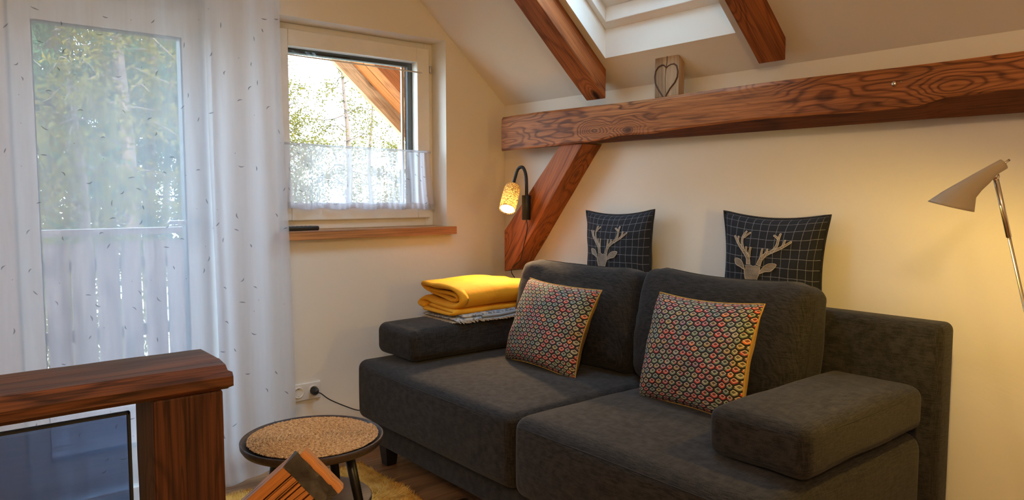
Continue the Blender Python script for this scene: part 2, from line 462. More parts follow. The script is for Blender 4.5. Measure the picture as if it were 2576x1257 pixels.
# skylight = window_1
mb = MB()
def ring(mb, x0, x1, y0, y1, o0, o1, wd):
    # frame ring in slope coordinates, vertical offsets o0..o1
    def pc(xa, xb, ya, yb): mb.prism_y([(xa, zc(xa) + o0), (xb, zc(xb) + o0), (xb, zc(xb) + o1), (xa, zc(xa) + o1)], ya, yb)
    pc(x0, x0 - wd, y0, y1); pc(x1 + wd, x1, y0, y1); pc(x0 - wd, x1 + wd, y0, y0 + wd); pc(x0 - wd, x1 + wd, y1 - wd, y1)
ring(mb, SX0, SX1, SY0, SY1, .125, .24, .030)
sk = struct('window_2', mb, M['white'], bevel=.003)
mb = MB(); ring(mb, SX0 - .032, SX1 + .032, SY0 + .032, SY1 - .032, .185, .30, .055); mb.build('sash', M['white'], sk, bevel=.003)
mb = MB(); ring(mb, SX0 - .088, SX1 + .088, SY0 + .088, SY1 - .088, .215, .225, .006); mb.build('dark_strip', M['dark_strip'], sk)
mb = MB(); a, b = SX0 - .09, SX1 + .09
mb.prism_y([(a, zc(a) + .24), (b, zc(b) + .24), (b, zc(b) + .25), (a, zc(a) + .25)], SY0 + .09, SY1 - .09); mb.build('pane', M['glass'], sk)
xm = (SX0 + SX1) / 2
po = light('skylight_portal', 'AREA', (xm, (SY0 + SY1) / 2, zc(xm) + .40), 1, (1, 1, 1), shape='RECTANGLE', size=.62, size_y=.9)
po.rotation_euler = Vector((-SA, 0, -CA)).to_track_quat('-Z', 'Y').to_euler(); po.data.cycles.is_portal = True

# side window = window_1
FY = 3.37
mb = MB()
def bars(mb, x0, x1, z0, z1, y0, y1, wl, wr, wt, wb):
    mb.box(x0, x0 + wl, y0, y1, z0, z1); mb.box(x1 - wr, x1, y0, y1, z0, z1)
    mb.box(x0 + wl, x1 - wr, y0, y1, z1 - wt, z1); mb.box(x0 + wl, x1 - wr, y0, y1, z0, z0 + wb)
bars(mb, WX0, WX1, WZ0, WZ1, FY + .012, FY + .08, .05, .05, .05, .055)
win = struct('window_1', mb, M['white'], bevel=.003)
mb = MB(); bars(mb, 1.335, 2.172, 1.073, 1.968, FY - .012, FY + .045, .060, .076, .078, .080); mb.build('sash', M['white'], win, bevel=.005)
mb = MB(); bars(mb, 1.392, 2.100, 1.150, 1.893, FY + .046, FY + .075, .003, .030, .022, .004); mb.build('dark_strip', M['dark_strip'], win)
mb = MB(); bars(mb, 1.395, 2.066, 1.153, 1.872, FY + .078, FY + .09, .003, .012, .001, .003); mb.build('outer_frame', M['white'], win)
MB().box(1.394, 2.098, FY + .038, FY + .042, 1.150, 1.892).build('pane', M['glass'], win)
for z in (1.86, 1.16): MB().lathe([(.004, -.018), (.007, -.016), (.007, .016), (.004, .018)], 12, Matrix.Translation((2.178, FY - .012, z))).build('hinge_pin', M['steel'], win)
MB().tube([(1.385, FY - .022, 1.846), (2.118, FY - .022, 1.836)], .0038, 8).build('curtain_rod', M['white'], win)

# wooden window sill
mb = MB(); timber(mb, .964, densify([(-.165, -.020), (.045, -.020), (.045, .020), (-.165, .020)], 2), frame((1.266, 3.36, 1.010), (1, 0, 0), za=(0, 0, 1)), 30, .0006, 3)
tag(mb.build('window_sill', M['sill'], bevel=.002), 'honey coloured wooden window sill board under the small curtained window', 'window sill')

# balcony door
DY = 3.385
mb = MB(); bars(mb, DX0, DX1, 0, DZ1, DY, DY + .08, .03, .03, .05, .03)
door = struct('door_1', mb, M['white'], bevel=.003)
mb = MB(); bars(mb, DX0 + .02, DX1 - .02, .03, DZ1 - .04, DY - .015, DY + .05, .074, .062, .115, .10); mb.build('sash', M['white'], door, bevel=.004)
MB().box(DX0 + .094, DX1 - .082, DY + .044, DY + .048, .13, DZ1 - .155).build('pane', M['glass'], door)
mb = MB(); bars(mb, DX0 + .0935, DX1 - .0815, .1295, DZ1 - .1545, DY - .012, DY + .043, .004, .007, .004, .004); mb.build('dark_strip', M['dark_strip'], door)  # dark strips added over the sky-lit sash faces to put them in shade
mb = MB(); mb.box(DX1 - .066, DX1 - .036, DY - .022, DY - .014, .98, 1.12); mb.tube([(DX1 - .051, DY - .018, 1.08), (DX1 - .051, DY - .06, 1.08), (DX1 - .17, DY - .06, 1.08)], .009, 10)
mb.build('handle', M['steel'], door)

# ================================================================== ROOF TIMBERS
def rafter(y0, y1, t, seed, label):
    mb = MB(); L = (2.51 - XF) / CA
    w_ = y1 - y0
    poly = densify([(0, -.006), (w_, -.006), (w_, t), (0, t)], 3)
    fr = frame((2.51, y1, zc(2.51)), (-CA, 0, SA), za=(-SA, 0, -CA))
    # local y = z cross x
    ly = fr.to_3x3() @ Vector((0, 1, 0))
    if ly.y > 0: poly = [(-a, b) for a, b in poly]
    timber(mb, L, poly, fr, 50, .0022, seed, goff=(seed, seed * .3, 0), endf=lambda a, b, t_: -K * b if t_ == 0 else 0)
    return tag(mb.build('rafter', M['beam2'], bevel=.003), label, 'roof beam', 'sloping ceiling rafters')
rafter(2.392, 2.517, .097, 4, 'thick reddish wooden rafter sloping down between skylight and window wall')
rafter(1.492, 1.600, .060, 9, 'slim reddish wooden rafter on the ceiling right of the skylight')

# long horizontal beam on the knee wall
ZF = [(3.1, 1.431), (2.66, 1.440), (2.40, 1.446), (2.25, 1.462), (2.18, 1.462), (2.08, 1.458), (2.0, 1.464), (1.86, 1.472), (1.57, 1.480), (1.34, 1.479), (1.16, 1.474), (1.0, 1.478), (.92, 1.497), (.7, 1.500), (.3, 1.485), (-.5, 1.47), (-1.6, 1.48)]
ys_, zs_ = [a for a, b in ZF][::-1], [b for a, b in ZF][::-1]
BL = 3.092 + 1.5
def beamprof(t):
    y = 3.092 - BL * t; zf = float(np.interp(y, ys_, zs_)); zt = 1.606 + .003 * sin(y * 5)
    wt = .012 if y > 1.7 else .012 + .012 * (noise.noise(Vector((y * 3, 0, 0))) + .4)
    ch = max(.012, (zf - 1.425) * .95)
    p = [(0, 1.445), (-.05, 1.440), (-.15 + ch + .01, 1.437), (-.15 + .004, zf - .004), (-.15, zf + .004), (-.151, zf + .04), (-.151, 1.56), (-.149, zt - abs(wt)), (-.15 + abs(wt) * .8, zt), (-.08, zt + .002), (0, zt)]
    return p
mb = MB(); timber(mb, BL, beamprof, frame((WB, 3.092, 0), (0, -1, 0), za=(0, 0, 1)), 160, .0012, 21)
_wb = mb.build('wall_beam', M['beam']); _wb.data.materials.append(M['beam_under'])
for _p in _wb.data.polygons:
    if _p.index >= 2 and (_p.index - 2) % 11 in (0, 1, 2): _p.material_index = 1  # underside and lower chamfer faces take a darker wood
bm_ = tag(_wb, 'long horizontal reddish timber beam with swirling grain along the right wall', 'beam')
mb = MB().lathe([(.002, 0), (.009, 0), (.009, .003), (.006, .007), (.001, .008)], 16, frame((2.4485, 1.073, 1.55), (0, -1, 0), za=(-1, 0, 0)))
mb.build('screw', M['chrome'], bm_)
mb = MB().tube([(2.447, 1.05, 1.552), (2.440, 1.048, 1.552)], .002, 6)
mb.build('screw', M['chrome'], bm_)

# diagonal brace
poly = [(2.655, 1.441), (3.094, 1.003), (3.094, .785), (3.035, .80), (2.500, 1.438)]
poly = densify(poly, 8); ax = Vector((-.56, .83)).normalized()
vs, g = [], []
for xx in (2.47, 2.535, 2.60):
    for (y, z) in poly:
        n_ = noise.noise_vector(Vector((y * 14, z * 14, 0))) * .0022
        vs.append((xx, y + n_.x, z + n_.y)); g.append((ax.x * y + ax.y * z + 5, ax.y * y - ax.x * z, xx))
k = len(poly); fs = [tuple(range(k)), tuple(range(3 * k - 1, 2 * k - 1, -1))]
for l in range(2):
    for i in range(k): fs.append((l * k + i, l * k + k + i, l * k + k + (i + 1) % k, l * k + (i + 1) % k))
mb = MB(); mb.add(vs, fs, None, g)
brace = tag(mb.build('diagonal_brace', M['beam2'], bevel=.003), 'diagonal reddish wooden brace rising from the corner to the long beam', 'beam')

# heart board
hb = empty('heart_board', (2.52, 2.03, 1.609), 'small weathered wooden board with a carved heart standing on the beam', 'wall decoration')
def H_(X, Y, x=2.4995): return (x, 2.095 - (X - 220) / 4080, 1.787 - (Y - 205) / 4080)
prof = [(2.096, 1.609), (1.968, 1.609), (1.966, 1.765), (1.972, 1.780), (1.985, 1.787), (2.096, 1.780)]
vs = []; g = []
for xx in (2.500, 2.538):
    for (y, z) in densify(prof, 3): vs.append((xx, y, z)); g.append((z + 3, y * 1.2, xx))
k = len(vs) // 2; fs = [tuple(range(k)), tuple(range(2 * k - 1, k - 1, -1))] + [(i, i + k, (i + 1) % k + k, (i + 1) % k) for i in range(k)]
mb = MB(); mb.add(vs, fs, None, g); mb.build('board', M['heart'], hb, bevel=.004)
M['carve'] = plain('dark_carving', (.075, .036, .018), .85)
hp = [(465, 430), (425, 385), (380, 372), (300, 395), (240, 460), (222, 560), (240, 680), (310, 790), (390, 890), (440, 975), (480, 890), (560, 790), (660, 700), (712, 610), (720, 520), (695, 430), (640, 385), (570, 385), (510, 405), (465, 430)]
hp3 = []
for i in range(len(hp) - 1):
    for j in range(4): t = j / 4; hp3.append(H_(hp[i][0] + (hp[i + 1][0] - hp[i][0]) * t, hp[i][1] + (hp[i + 1][1] - hp[i][1]) * t))
MB().tube(hp3, [.0022 + .0014 * abs(sin(i * .09)) for i in range(len(hp3))], 8, closed=True).build('heart_carving', M['carve'], hb)
MB().tube([H_(485, 215), H_(483, 330), H_(465, 430), H_(452, 600), H_(462, 860)], [.0016, .0014, .002, .0010, .0006], 6).build('crack', M['carve'], hb)
for q in ((272, 1020), (670, 975)): MB().lathe([(.0001, 0), (.0032, .0), (.0032, .002), (.0001, .002)], 10, frame(H_(*q, x=2.4997), (0, -1, 0), za=(-1, 0, 0))).build('nail_hole', M['carve'], hb)

# ================================================================== CURTAINS
def cur_y(x, z):
    f = .012 * sin(x * 15 + .4) + .006 * sin(x * 37 + 1.2 + z * .5) + .003 * sin(x * 71 + z)
    amp = .75 + .25 * (2.3 - z) / 2.3
    bot = .06 * max(0, (.12 - z) / .12) * max(0, 1 - abs(x - .95) / .35)
    return 3.085 + f * amp - bot
def cur_x(x, z): return x + .035 * max(0, (x - .9) / .35) * (1 - z / 2.2) + .006 * sin(z * 3 + x * 20)
def cpoint(x, z): return (cur_x(x, z), cur_y(x, z), z)
cr = empty('voile_curtain', (.6, 3.09, 0), 'long sheer white voile curtain with grey leaf print over the balcony door', 'curtain')
def zmin(x): return .004 + .05 * max(0, (x - 1.0) / .25)
mb = MB().grid(360, 60, lambda u, v: cpoint(-.25 + 1.215 * u, zmin(-.25 + 1.215 * u) + v * (2.26 - zmin(-.25 + 1.215 * u))))
mb.build('left_panel', M['sheer'], cr)
# second, denser panel gathered right of the door
def cpoint2(x, z):
    a = cpoint(x, z); return (a[0], a[1] - .022 - .006 * sin(x * 60), z)
mb = MB().grid(140, 60, lambda u, v: cpoint2(.94 + .30 * u, zmin(.94 + .30 * u) + v * (2.26 - zmin(.94 + .30 * u))))
M['sheer_dense'] = sheer('gathered_voile', (.64, .64, .68), .56)
mb.build('gathered_panel', M['sheer_dense'], cr)
mb = MB().tube([(-.3, 3.09, 2.275), (1.27, 3.09, 2.275)], .012, 12); mb.build('curtain_rod', M['white'], cr)
for x in (-.2, .5, 1.2): MB().tube([(x, 3.10, 2.275), (x, 3.249, 2.275)], .006, 8).build('rod_bracket', M['white'], cr)

def leafprint(F, n, xr, zr, side, size=1.0, rs=3):
    """small curved slivers lying on the cloth"""
    r_ = random.Random(rs); mb = MB(); pts = []
    tries = 0
    while len(pts) < n and tries < 20000:
        tries += 1; p = (r_.uniform(*xr), r_.uniform(*zr))
        if all((p[0] - q[0]) ** 2 + (p[1] - q[1]) ** 2 > (.045 * size) ** 2 for q in pts): pts.append(p)
    for (x, z) in pts:
        if r_.random() < .26:
            rr = .0017; ring_ = [(x + rr * cos(a), z + rr * sin(a)) for a in (0, 1.05, 2.1, 3.14, 4.19, 5.24)]
            vs = [F(a, b) for a, b in ring_]; mb.add([(v[0], v[1] - side, v[2]) for v in vs], [tuple(range(6))]); continue
        a = r_.uniform(0, pi); L = r_.uniform(.015, .025) * size; W = .0023 * size; bend = r_.uniform(-.0042, .0042)
        up, lo = [], []
        for i in range(7):
            t = i / 6 - .5; wd = W * sin(pi * (i + .3) / 6.6) ; px_ = L * t; pz_ = bend * (1 - 4 * t * t)
            for lst, s in ((up, 1), (lo, -1)):
                qx, qz = px_, pz_ + s * wd; lst.append((x + qx * cos(a) - qz * sin(a), z + qx * sin(a) + qz * cos(a)))
        vs = [F(*q) for q in up + lo]; mb.add([(v[0], v[1] - side, v[2]) for v in vs], [(i, i + 1, 8 + i, 7 + i) for i in range(6)])
    return mb
leafprint(cpoint, 215, (-.15, .95), (.05, 2.2), .0025).build('leaf_print', M['print'], cr, kind='stuff')
leafprint(cpoint2, 60, (.95, 1.23), (.1, 2.2), .0025, rs=5).build('leaf_print', M['print'], cr, kind='stuff')

# cafe curtain on the side window
cc = empty('cafe_curtain', (1.75, 3.33, 1.13), 'short gathered white cafe curtain with leaf print on the lower window half', 'curtain')
def cafe(u, v):
    x = 1.348 + .80 * u; z = 1.428 - .012 * u - .297 * v
    f = (.010 * sin(u * 34) + .007 * sin(u * 71 + 2) * (1 - .5 * v) + .004 * sin(u * 150)) * (.55 + .6 * v)
    return (x - .012 * (v) + .036 * v * u + .004 * sin(v * 4 + u * 30), FY - .045 + f, z + .004 * sin(u * 31) * v)
MB().grid(260, 26, cafe).build('cloth', M['sheer2'], cc)
MB().grid(200, 4, lambda u, v: (lambda p: (p[0], p[1] - .002, p[2]))(cafe(u, .90 + .1 * v))).build('hem', M['sheer_dense'], cc)
MB().tube([(1.342 + .81 * i / 40, FY - .045 + .002 * sin(i * 2.1), 1.434 - .012 * i / 40 + .0012 * sin(i * 1.7)) for i in range(41)], [.0055 + .0012 * sin(i * 2.7) for i in range(41)], 8).build('rod_pocket', M['sheer_dense'], cc)
def cafe2(x, z): return cafe((x - 1.35) / .8, (1.42 - z) / .29)
leafprint(cafe2, 46, (1.37, 2.12), (1.15, 1.41), .002, .85, 8).build('leaf_print', M['print'], cc, kind='stuff')

# remote on the sill
rc = empty('remote_control', (1.40, 3.30, 1.030), 'slim black remote control lying at the left end of the wooden window sill', 'remote control')
mb = MB(); rbox(mb, (1.398, 3.285, 1.040), .092, .020, .010, .006, mid=(6, 4, 3)); mb.build('body', M['black'], rc)
for i in range(7):
    for j in range(3): MB().box(1.325 + i * .021, 1.335 + i * .021, 3.272 + j * .010, 3.278 + j * .010, 1.0495, 1.0515).build('button', M['greytrim'], rc)

# ================================================================== SOCKET AND CABLES
sk2 = empty('wall_socket', (1.395, 3.25, .275), 'white double wall socket with a black plug in its right outlet', 'socket')
mb = MB(); rbox(mb, (1.395, 3.2455, .275), .0755, .0055, .0405, .004, mid=(5, 3, 5)); mb.build('cover_plate', M['whiteplastic'], sk2)
for x in (1.358, 1.432):
    mt = frame((x, 3.2395, .275), (1, 0, 0), za=(0, -1, 0))
    mb = MB().lathe([(.0255, 0), (.0255, .004), (.0215, .004), (.0205, -.002), (.001, -.002)], 32, mt, closed=False); mb.build('outlet', M['whiteplastic'], sk2)
    if x < 1.4:
        for dx in (-.0095, .0095): MB().lathe([(.0001, -.001), (.0036, -.001), (.0036, -.0005), (.0001, -.0005)], 10, frame((x + dx, 3.241, .275), (1, 0, 0), za=(0, -1, 0))).build('pin_hole', M['black'], sk2)
        for dz in (-.0185, .0185): MB().box(x - .003, x + .003, 3.2375, 3.2385, .275 + dz - .0015, .275 + dz + .0015).build('earth_clip', M['steel'], sk2)
pc = empty('lamp_plug_cable', (1.45, 3.21, .27), 'black plug and thin black cable running from the socket behind the sofa', 'cable')
MB().lathe([(.0185, 0), (.0185, .018), (.013, .030), (.007, .036), (.001, .037)], 24, frame((1.432, 3.2375, .275), (1, 0, 0), za=(0, -1, 0))).build('plug', M['black'], pc)
P_ = [(1.432, 3.205, .272), (1.45, 3.20, .266), (1.495, 3.20, .228), (1.577, 3.20, .180), (1.639, 3.20, .150), (1.71, 3.20, .132), (1.85, 3.20, .05), (2.0, 3.20, .006), (2.30, 3.18, .006), (2.545, 3.17, .006)]
def smooth_path(P, n=10):
    P = [Vector(p) for p in P]; out = []
    for i in range(len(P) - 1):
        p0, p1, p2, p3 = P[max(i - 1, 0)], P[i], P[i + 1], P[min(i + 2, len(P) - 1)]
        for j in range(n):
            t = j / n; out.append(.5 * ((2 * p1) + (p2 - p0) * t + (2 * p0 - 5 * p1 + 4 * p2 - p3) * t * t + (3 * p1 - p0 - 3 * p2 + p3) * t ** 3))
    out.append(P[-1]); return out
MB().tube(smooth_path(P_), .0026, 8).build('cable', M['cord'], pc)

# ================================================================== READING LAMP ON THE BRACE
rl = empty('reading_lamp', (2.447, 2.882, 1.07), 'black gooseneck reading lamp with glowing crackled shade mounted on the brace', 'wall lamp')
mb = MB(); mb.lathe([(.001, 0), (.021, .0), (.0225, .002), (.0225, .124), (.021, .126), (.001, .126)], 28, Matrix.Translation((2.445, 2.882, 1.068))); mb.build('mount', M['blackmetal'], rl)
neck = smooth_path([(2.445, 2.880, 1.19), (2.446, 2.882, 1.25), (2.446, 2.888, 1.30), (2.440, 2.905, 1.336), (2.430, 2.930, 1.328), (2.416, 2.937, 1.285), (2.402, 2.936, 1.244)], 8)
MB().tube(neck, .0085, 12).build('gooseneck', M['blackmetal'], rl)
a_, b_v = Vector((2.402, 2.936, 1.246)), Vector((2.322, 2.885, 1.122))
ax_ = (b_v - a_).normalized(); fr = frame(a_, ax_.cross(Vector((0, 1, 0))), za=ax_); Ls = (b_v - a_).length
MB().lathe([(.001, -.012), (.012, -.010), (.016, 0), (.03, .006), (.001, .007)], 24, fr).build('socket_cap', M['blackmetal'], rl)
def crackle(name):
    m, nt, out = mat(name); v = N(nt, 'TexCoord').outputs['Object']
    vo = N(nt, 'TexVoronoi', {'Vector': v, 'Scale': 110.0}, feature='DISTANCE_TO_EDGE')
    k_ = ramp(nt, vo.outputs[0], [(.03, (.10, .07, .04)), (.12, (.95, .72, .36))])
    d = N(nt, 'BsdfTranslucent', {'Color': k_}); g_ = N(nt, 'BsdfDiffuse', {'Color': k_}); t = N(nt, 'BsdfTransparent', {'Color': k_})
    mx = N(nt, 'MixShader', {0: .35, 1: d.outputs[0], 2: g_.outputs[0]}); mx2 = N(nt, 'MixShader', {0: .06, 1: mx.outputs[0], 2: t.outputs[0]})
    nt.links.new(mx2.outputs[0], out.inputs[0]); return m
M['crackle'] = crackle('crackled_glass')
MB().lathe([(.026, .004), (.036, .010), (.0415, .03), (.0425, .09), (.0420, Ls), (.0400, Ls), (.0405, .09), (.0395, .03), (.034, .012), (.026, .008)], 36, fr, closed=False).build('shade', M['crackle'], rl)
def emis(name, col, st):
    m, nt, out = mat(name); e = N(nt, 'Emission', {0: (*col, 1), 1: st}); nt.links.new(e.outputs[0], out.inputs[0]); return m
M['bulb'] = emis('lamp_bulb_glow', (1, .83, .55), 16)
MB().lathe([(.001, .03), (.006, .032), (.007, .06), (.034, Ls - .012), (.036, Ls - .004), (.001, Ls - .003)], 28, fr).build('bulb', M['bulb'], rl)
rs_ = light('reading_lamp_spot', 'SPOT', b_v + ax_ * .004, 38, (1, .62, .30), spot_size=R(96), spot_blend=.35, shadow_soft_size=.03)
rs_.rotation_euler = Vector((-.38, -.42, -1)).to_track_quat('-Z', 'Y').to_euler()
rp2 = light('reading_lamp_glow', 'POINT', a_ + ax_ * .055 + Vector((0, 0, 0)), .30, (1, .62, .25), shadow_soft_size=.008)
wc = MB().tube(smooth_path([(2.448, 2.884, 1.069), (2.466, 2.90, 1.02), (2.466, 2.930, .925), (2.467, 2.955, .855), (2.466, 3.005, .820), (2.50, 3.07, .78), (2.56, 3.10, .70), (2.57, 3.14, .50), (2.57, 3.15, .02)], 8), .0022, 8).build('lamp_cable', M['cord'])
tag(wc, 'thin black cable hanging from the reading lamp down the brace behind the sofa', 'cable')

# ================================================================== SOFA
sofa = empty('sofa_bed', (2.0, 1.93, 0), 'wide charcoal grey fabric sofa bed standing along the right wall', 'sofa')
F_ = M['charcoal']
mb = MB(); rbox(mb, (2.00, 1.93, .155), .445, .985, .068, .018, mid=(7, 12, 4)); mb.build('base', F_, sofa)
def seatpuff(s, top=.012, front=.012):
    def f(x, y, z):
        q = (1 - x * x) * (1 - abs(y) ** 3)
        dz = top * q if z > .3 else 0
        dx = -front * (1 - z * z) * (1 - y ** 4) if x < -.8 else 0
        n_ = noise.noise(Vector((x * 2 + s, y * 2, z))) * .004
        return (dx, 0, dz + n_)
    return f
mb = MB(); rbox(mb, (1.925, 2.392, .337), .425, .548, .132, .040, seatpuff(1), mid=(14, 14, 6)); mb.build('seat_cushion', F_, sofa)
mb = MB(); rbox(mb, (1.922, 1.368, .339), .430, .468, .136, .046, seatpuff(5, .016, .018), mid=(14, 14, 6)); mb.build('seat_cushion', F_, sofa)
mb = MB(); rbox(mb, (2.428, 1.836, .449), .052, .963, .359, .026, lambda x, y, z: (0, 0, -.008 * max(0, 1 - abs(y) * 1.6)), mid=(3, 20, 12)); mb.build('backrest', F_, sofa)
for (x, y) in ((1.60, 2.83), (1.60, 1.03), (2.40, 2.83), (2.40, 1.03)):
    mb = MB(); mb.add([(x + a * s, y + b * s, z) for z, s in ((0, .024), (.094, .033)) for a, b in ((-1, -1), (1, -1), (1, 1), (-1, 1))],
                      [(0, 3, 2, 1), (4, 5, 6, 7), (0, 1, 5, 4), (1, 2, 6, 5), (2, 3, 7, 6), (3, 0, 4, 7)])
    mb.build('leg', M['black'], sofa, bevel=.002)
def seamline(pts, name, parent, r=.0016): return MB().tube(smooth_path(pts, 6), r, 6).build(name, M['seam'], parent)
seamline([(1.494, 1.80, .444), (1.487, 1.6, .449), (1.485, 1.37, .451), (1.487, 1.15, .449), (1.497, .95, .443)], 'seam', sofa)
seamline([(1.503, 2.90, .436), (1.496, 2.7, .440), (1.494, 2.4, .441), (1.496, 2.1, .440), (1.503, 1.88, .436)], 'seam', sofa)

def back_cushion(y0, y1, ztop, label, seed):
    cy = (y0 + y1) / 2; hy = (y1 - y0) / 2; hz = (ztop - .478) / 2 / cos(R(11))
    root = empty('sofa_back_cushion', (2.25, cy, .478), label, 'cushion', 'loose back cushions of the sofa')
    th = .082
    mt = Matrix.Translation((2.155, cy, .480)) @ Matrix.Rotation(R(11), 4, 'Y') @ Matrix.Translation((th, 0, hz))
    def pf(x, y, z):
        e = (1 - y * y) * (1 - z * z)
        dx = -.045 * max(0, e) ** .6 if x < 0 else .004 * e
        w_ = noise.noise_vector(Vector((x + seed, y * 1.6, z * 1.6)))
        dz = -.022 * (1 - abs(y) ** 2) * (z > .5) + .010 * w_.z - .012 * (z > .6) * (abs(y) > .8) * 1.0
        dy = -.012 * np.sign(y) * (1 - z * z) * -1 if abs(y) > .9 else 0
        f = noise.noise(Vector((y * 5 + seed, z * 9, x))) * .005
        return (dx + w_.x * .006 + f, dy + w_.y * .006, dz)
    mb = MB(); rbox(mb, (0, 0, 0), th, hy, hz, .052, pf, mid=(5, 18, 14), mtx=mt, seg=4); mb.build('cover', F_, root)
    # seam running round the front edge
    pts = []
    for i in range(64):
        a = 2 * pi * i / 64; yy, zz = cos(a), sin(a); m_ = max(abs(yy), abs(zz)); yy, zz = yy / m_, zz / m_
        q = (abs(yy) * abs(zz)) ** 8
        b_ = Vector((-th * .5, yy * hy * (1 - .05 * q) * .999, zz * hz * (1 - .07 * q) * .999)); pts.append(mt @ (b_ + Vector(pf(-.5, b_.y / hy, b_.z / hz)) - Vector((-.045 * max(0, (1 - (b_.y / hy) ** 2) * (1 - (b_.z / hz) ** 2)) ** .6, 0, 0)) * 0))
    MB().tube(pts, .0018, 6, closed=True).build('seam', M['seam'], root)
    return root
back_cushion(1.945, 2.665, .915, 'charcoal sofa back cushion nearer the window, behind the yellow blanket side pillow', 2)
back_cushion(1.225, 1.925, .925, 'charcoal sofa back cushion on the floor lamp side', 8)

def arm_cushion(c, hx, hy, hz, rz, label, seed):
    root = empty('sofa_arm_cushion', (c[0], c[1], c[2] - hz), label, 'cushion', 'loose arm cushions of the sofa')
    mt = Matrix.Translation(c) @ Matrix.Rotation(R(rz), 4, 'Z')
    def pf(x, y, z):
        q = (1 - x ** 4) * (1 - y ** 4)
        return (0, 0, (.010 * q if z > 0 else 0) + .004 * noise.noise(Vector((x * 2 + seed, y * 2, z))))
    mb = MB(); rbox(mb, (0, 0, 0), hx, hy, hz, .036, pf, mid=(12, 9, 5), mtx=mt, seg=4); mb.build('cover', F_, root)
    for s in (1, -1):
        pts = []
        for i in range(72):
            a = 2 * pi * i / 72; xx, yy = cos(a), sin(a); m_ = max(abs(xx), abs(yy)); xx, yy = xx / m_, yy / m_
            q = (abs(xx) * abs(yy)) ** 6
            pts.append(mt @ Vector((xx * (hx - .004) * (1 - .05 * q), yy * (hy - .004) * (1 - .07 * q), s * (hz - .022))))
        MB().tube(pts, .0016, 6, closed=True).build('seam', M['seam'], root)
    return root
arm_cushion((1.975, 2.795, .552), .365, .158, .068, 0, 'charcoal arm cushion under the folded blankets at the window end of the sofa', 1)
arm_cushion((2.000, 1.047, .556), .340, .148, .068, 0, 'charcoal arm cushion lying at the floor lamp end of the sofa', 6)

# ================================================================== SQUARE CUSHIONS
def pillow_fn(w_, h_, t_, c=.07, seed=0, wr=.004, ex=.42):
    def P(u, v, s):
        x = w_ / 2 * u * (1 - c * (1 - v * v)); y = h_ / 2 * v * (1 - c * (1 - u * u))
        e = max(0, (1 - u * u) * (1 - v * v))
        z = t_ / 2 * e ** ex * s
        if e > 0:
            an = atan2(v, u)
            z += s * wr * sin(an * 9 + seed) * min(1, (u * u + v * v)) * e ** .3
            z += s * wr * 1.2 * noise.noise(Vector((u * 3 + seed, v * 3, s))) * e ** .3
        return (x, y, z)
    return P
def pillow(root, P, w_, h_, mt, mf, mbk, mp, pr=.004, bulge=None):
    n = 33
    for s, nm, m_ in ((1, 'front_cover', mf), (-1, 'back_cover', mbk)):
        mb = MB().grid(n, n, lambda a, b: P(2 * a - 1, 2 * b - 1, s), g=lambda a, b: ((2 * a - 1) * w_ / 2 + .036 * (2 * a - 1) ** 9, (2 * b - 1) * h_ / 2 + .036 * (2 * b - 1) ** 9, 0), mtx=mt)
        mb.build(nm, m_, root)
    pts = []
    for k in range(4):
        for i in range(20):
            t = -1 + 2 * i / 20; u, v = [(t, -1), (1, t), (-t, 1), (-1, -t)][k]; pts.append(mt @ Vector(P(u, v, 0)))
    MB().tube(pts, pr, 8, closed=True).build('piping', mp, root)

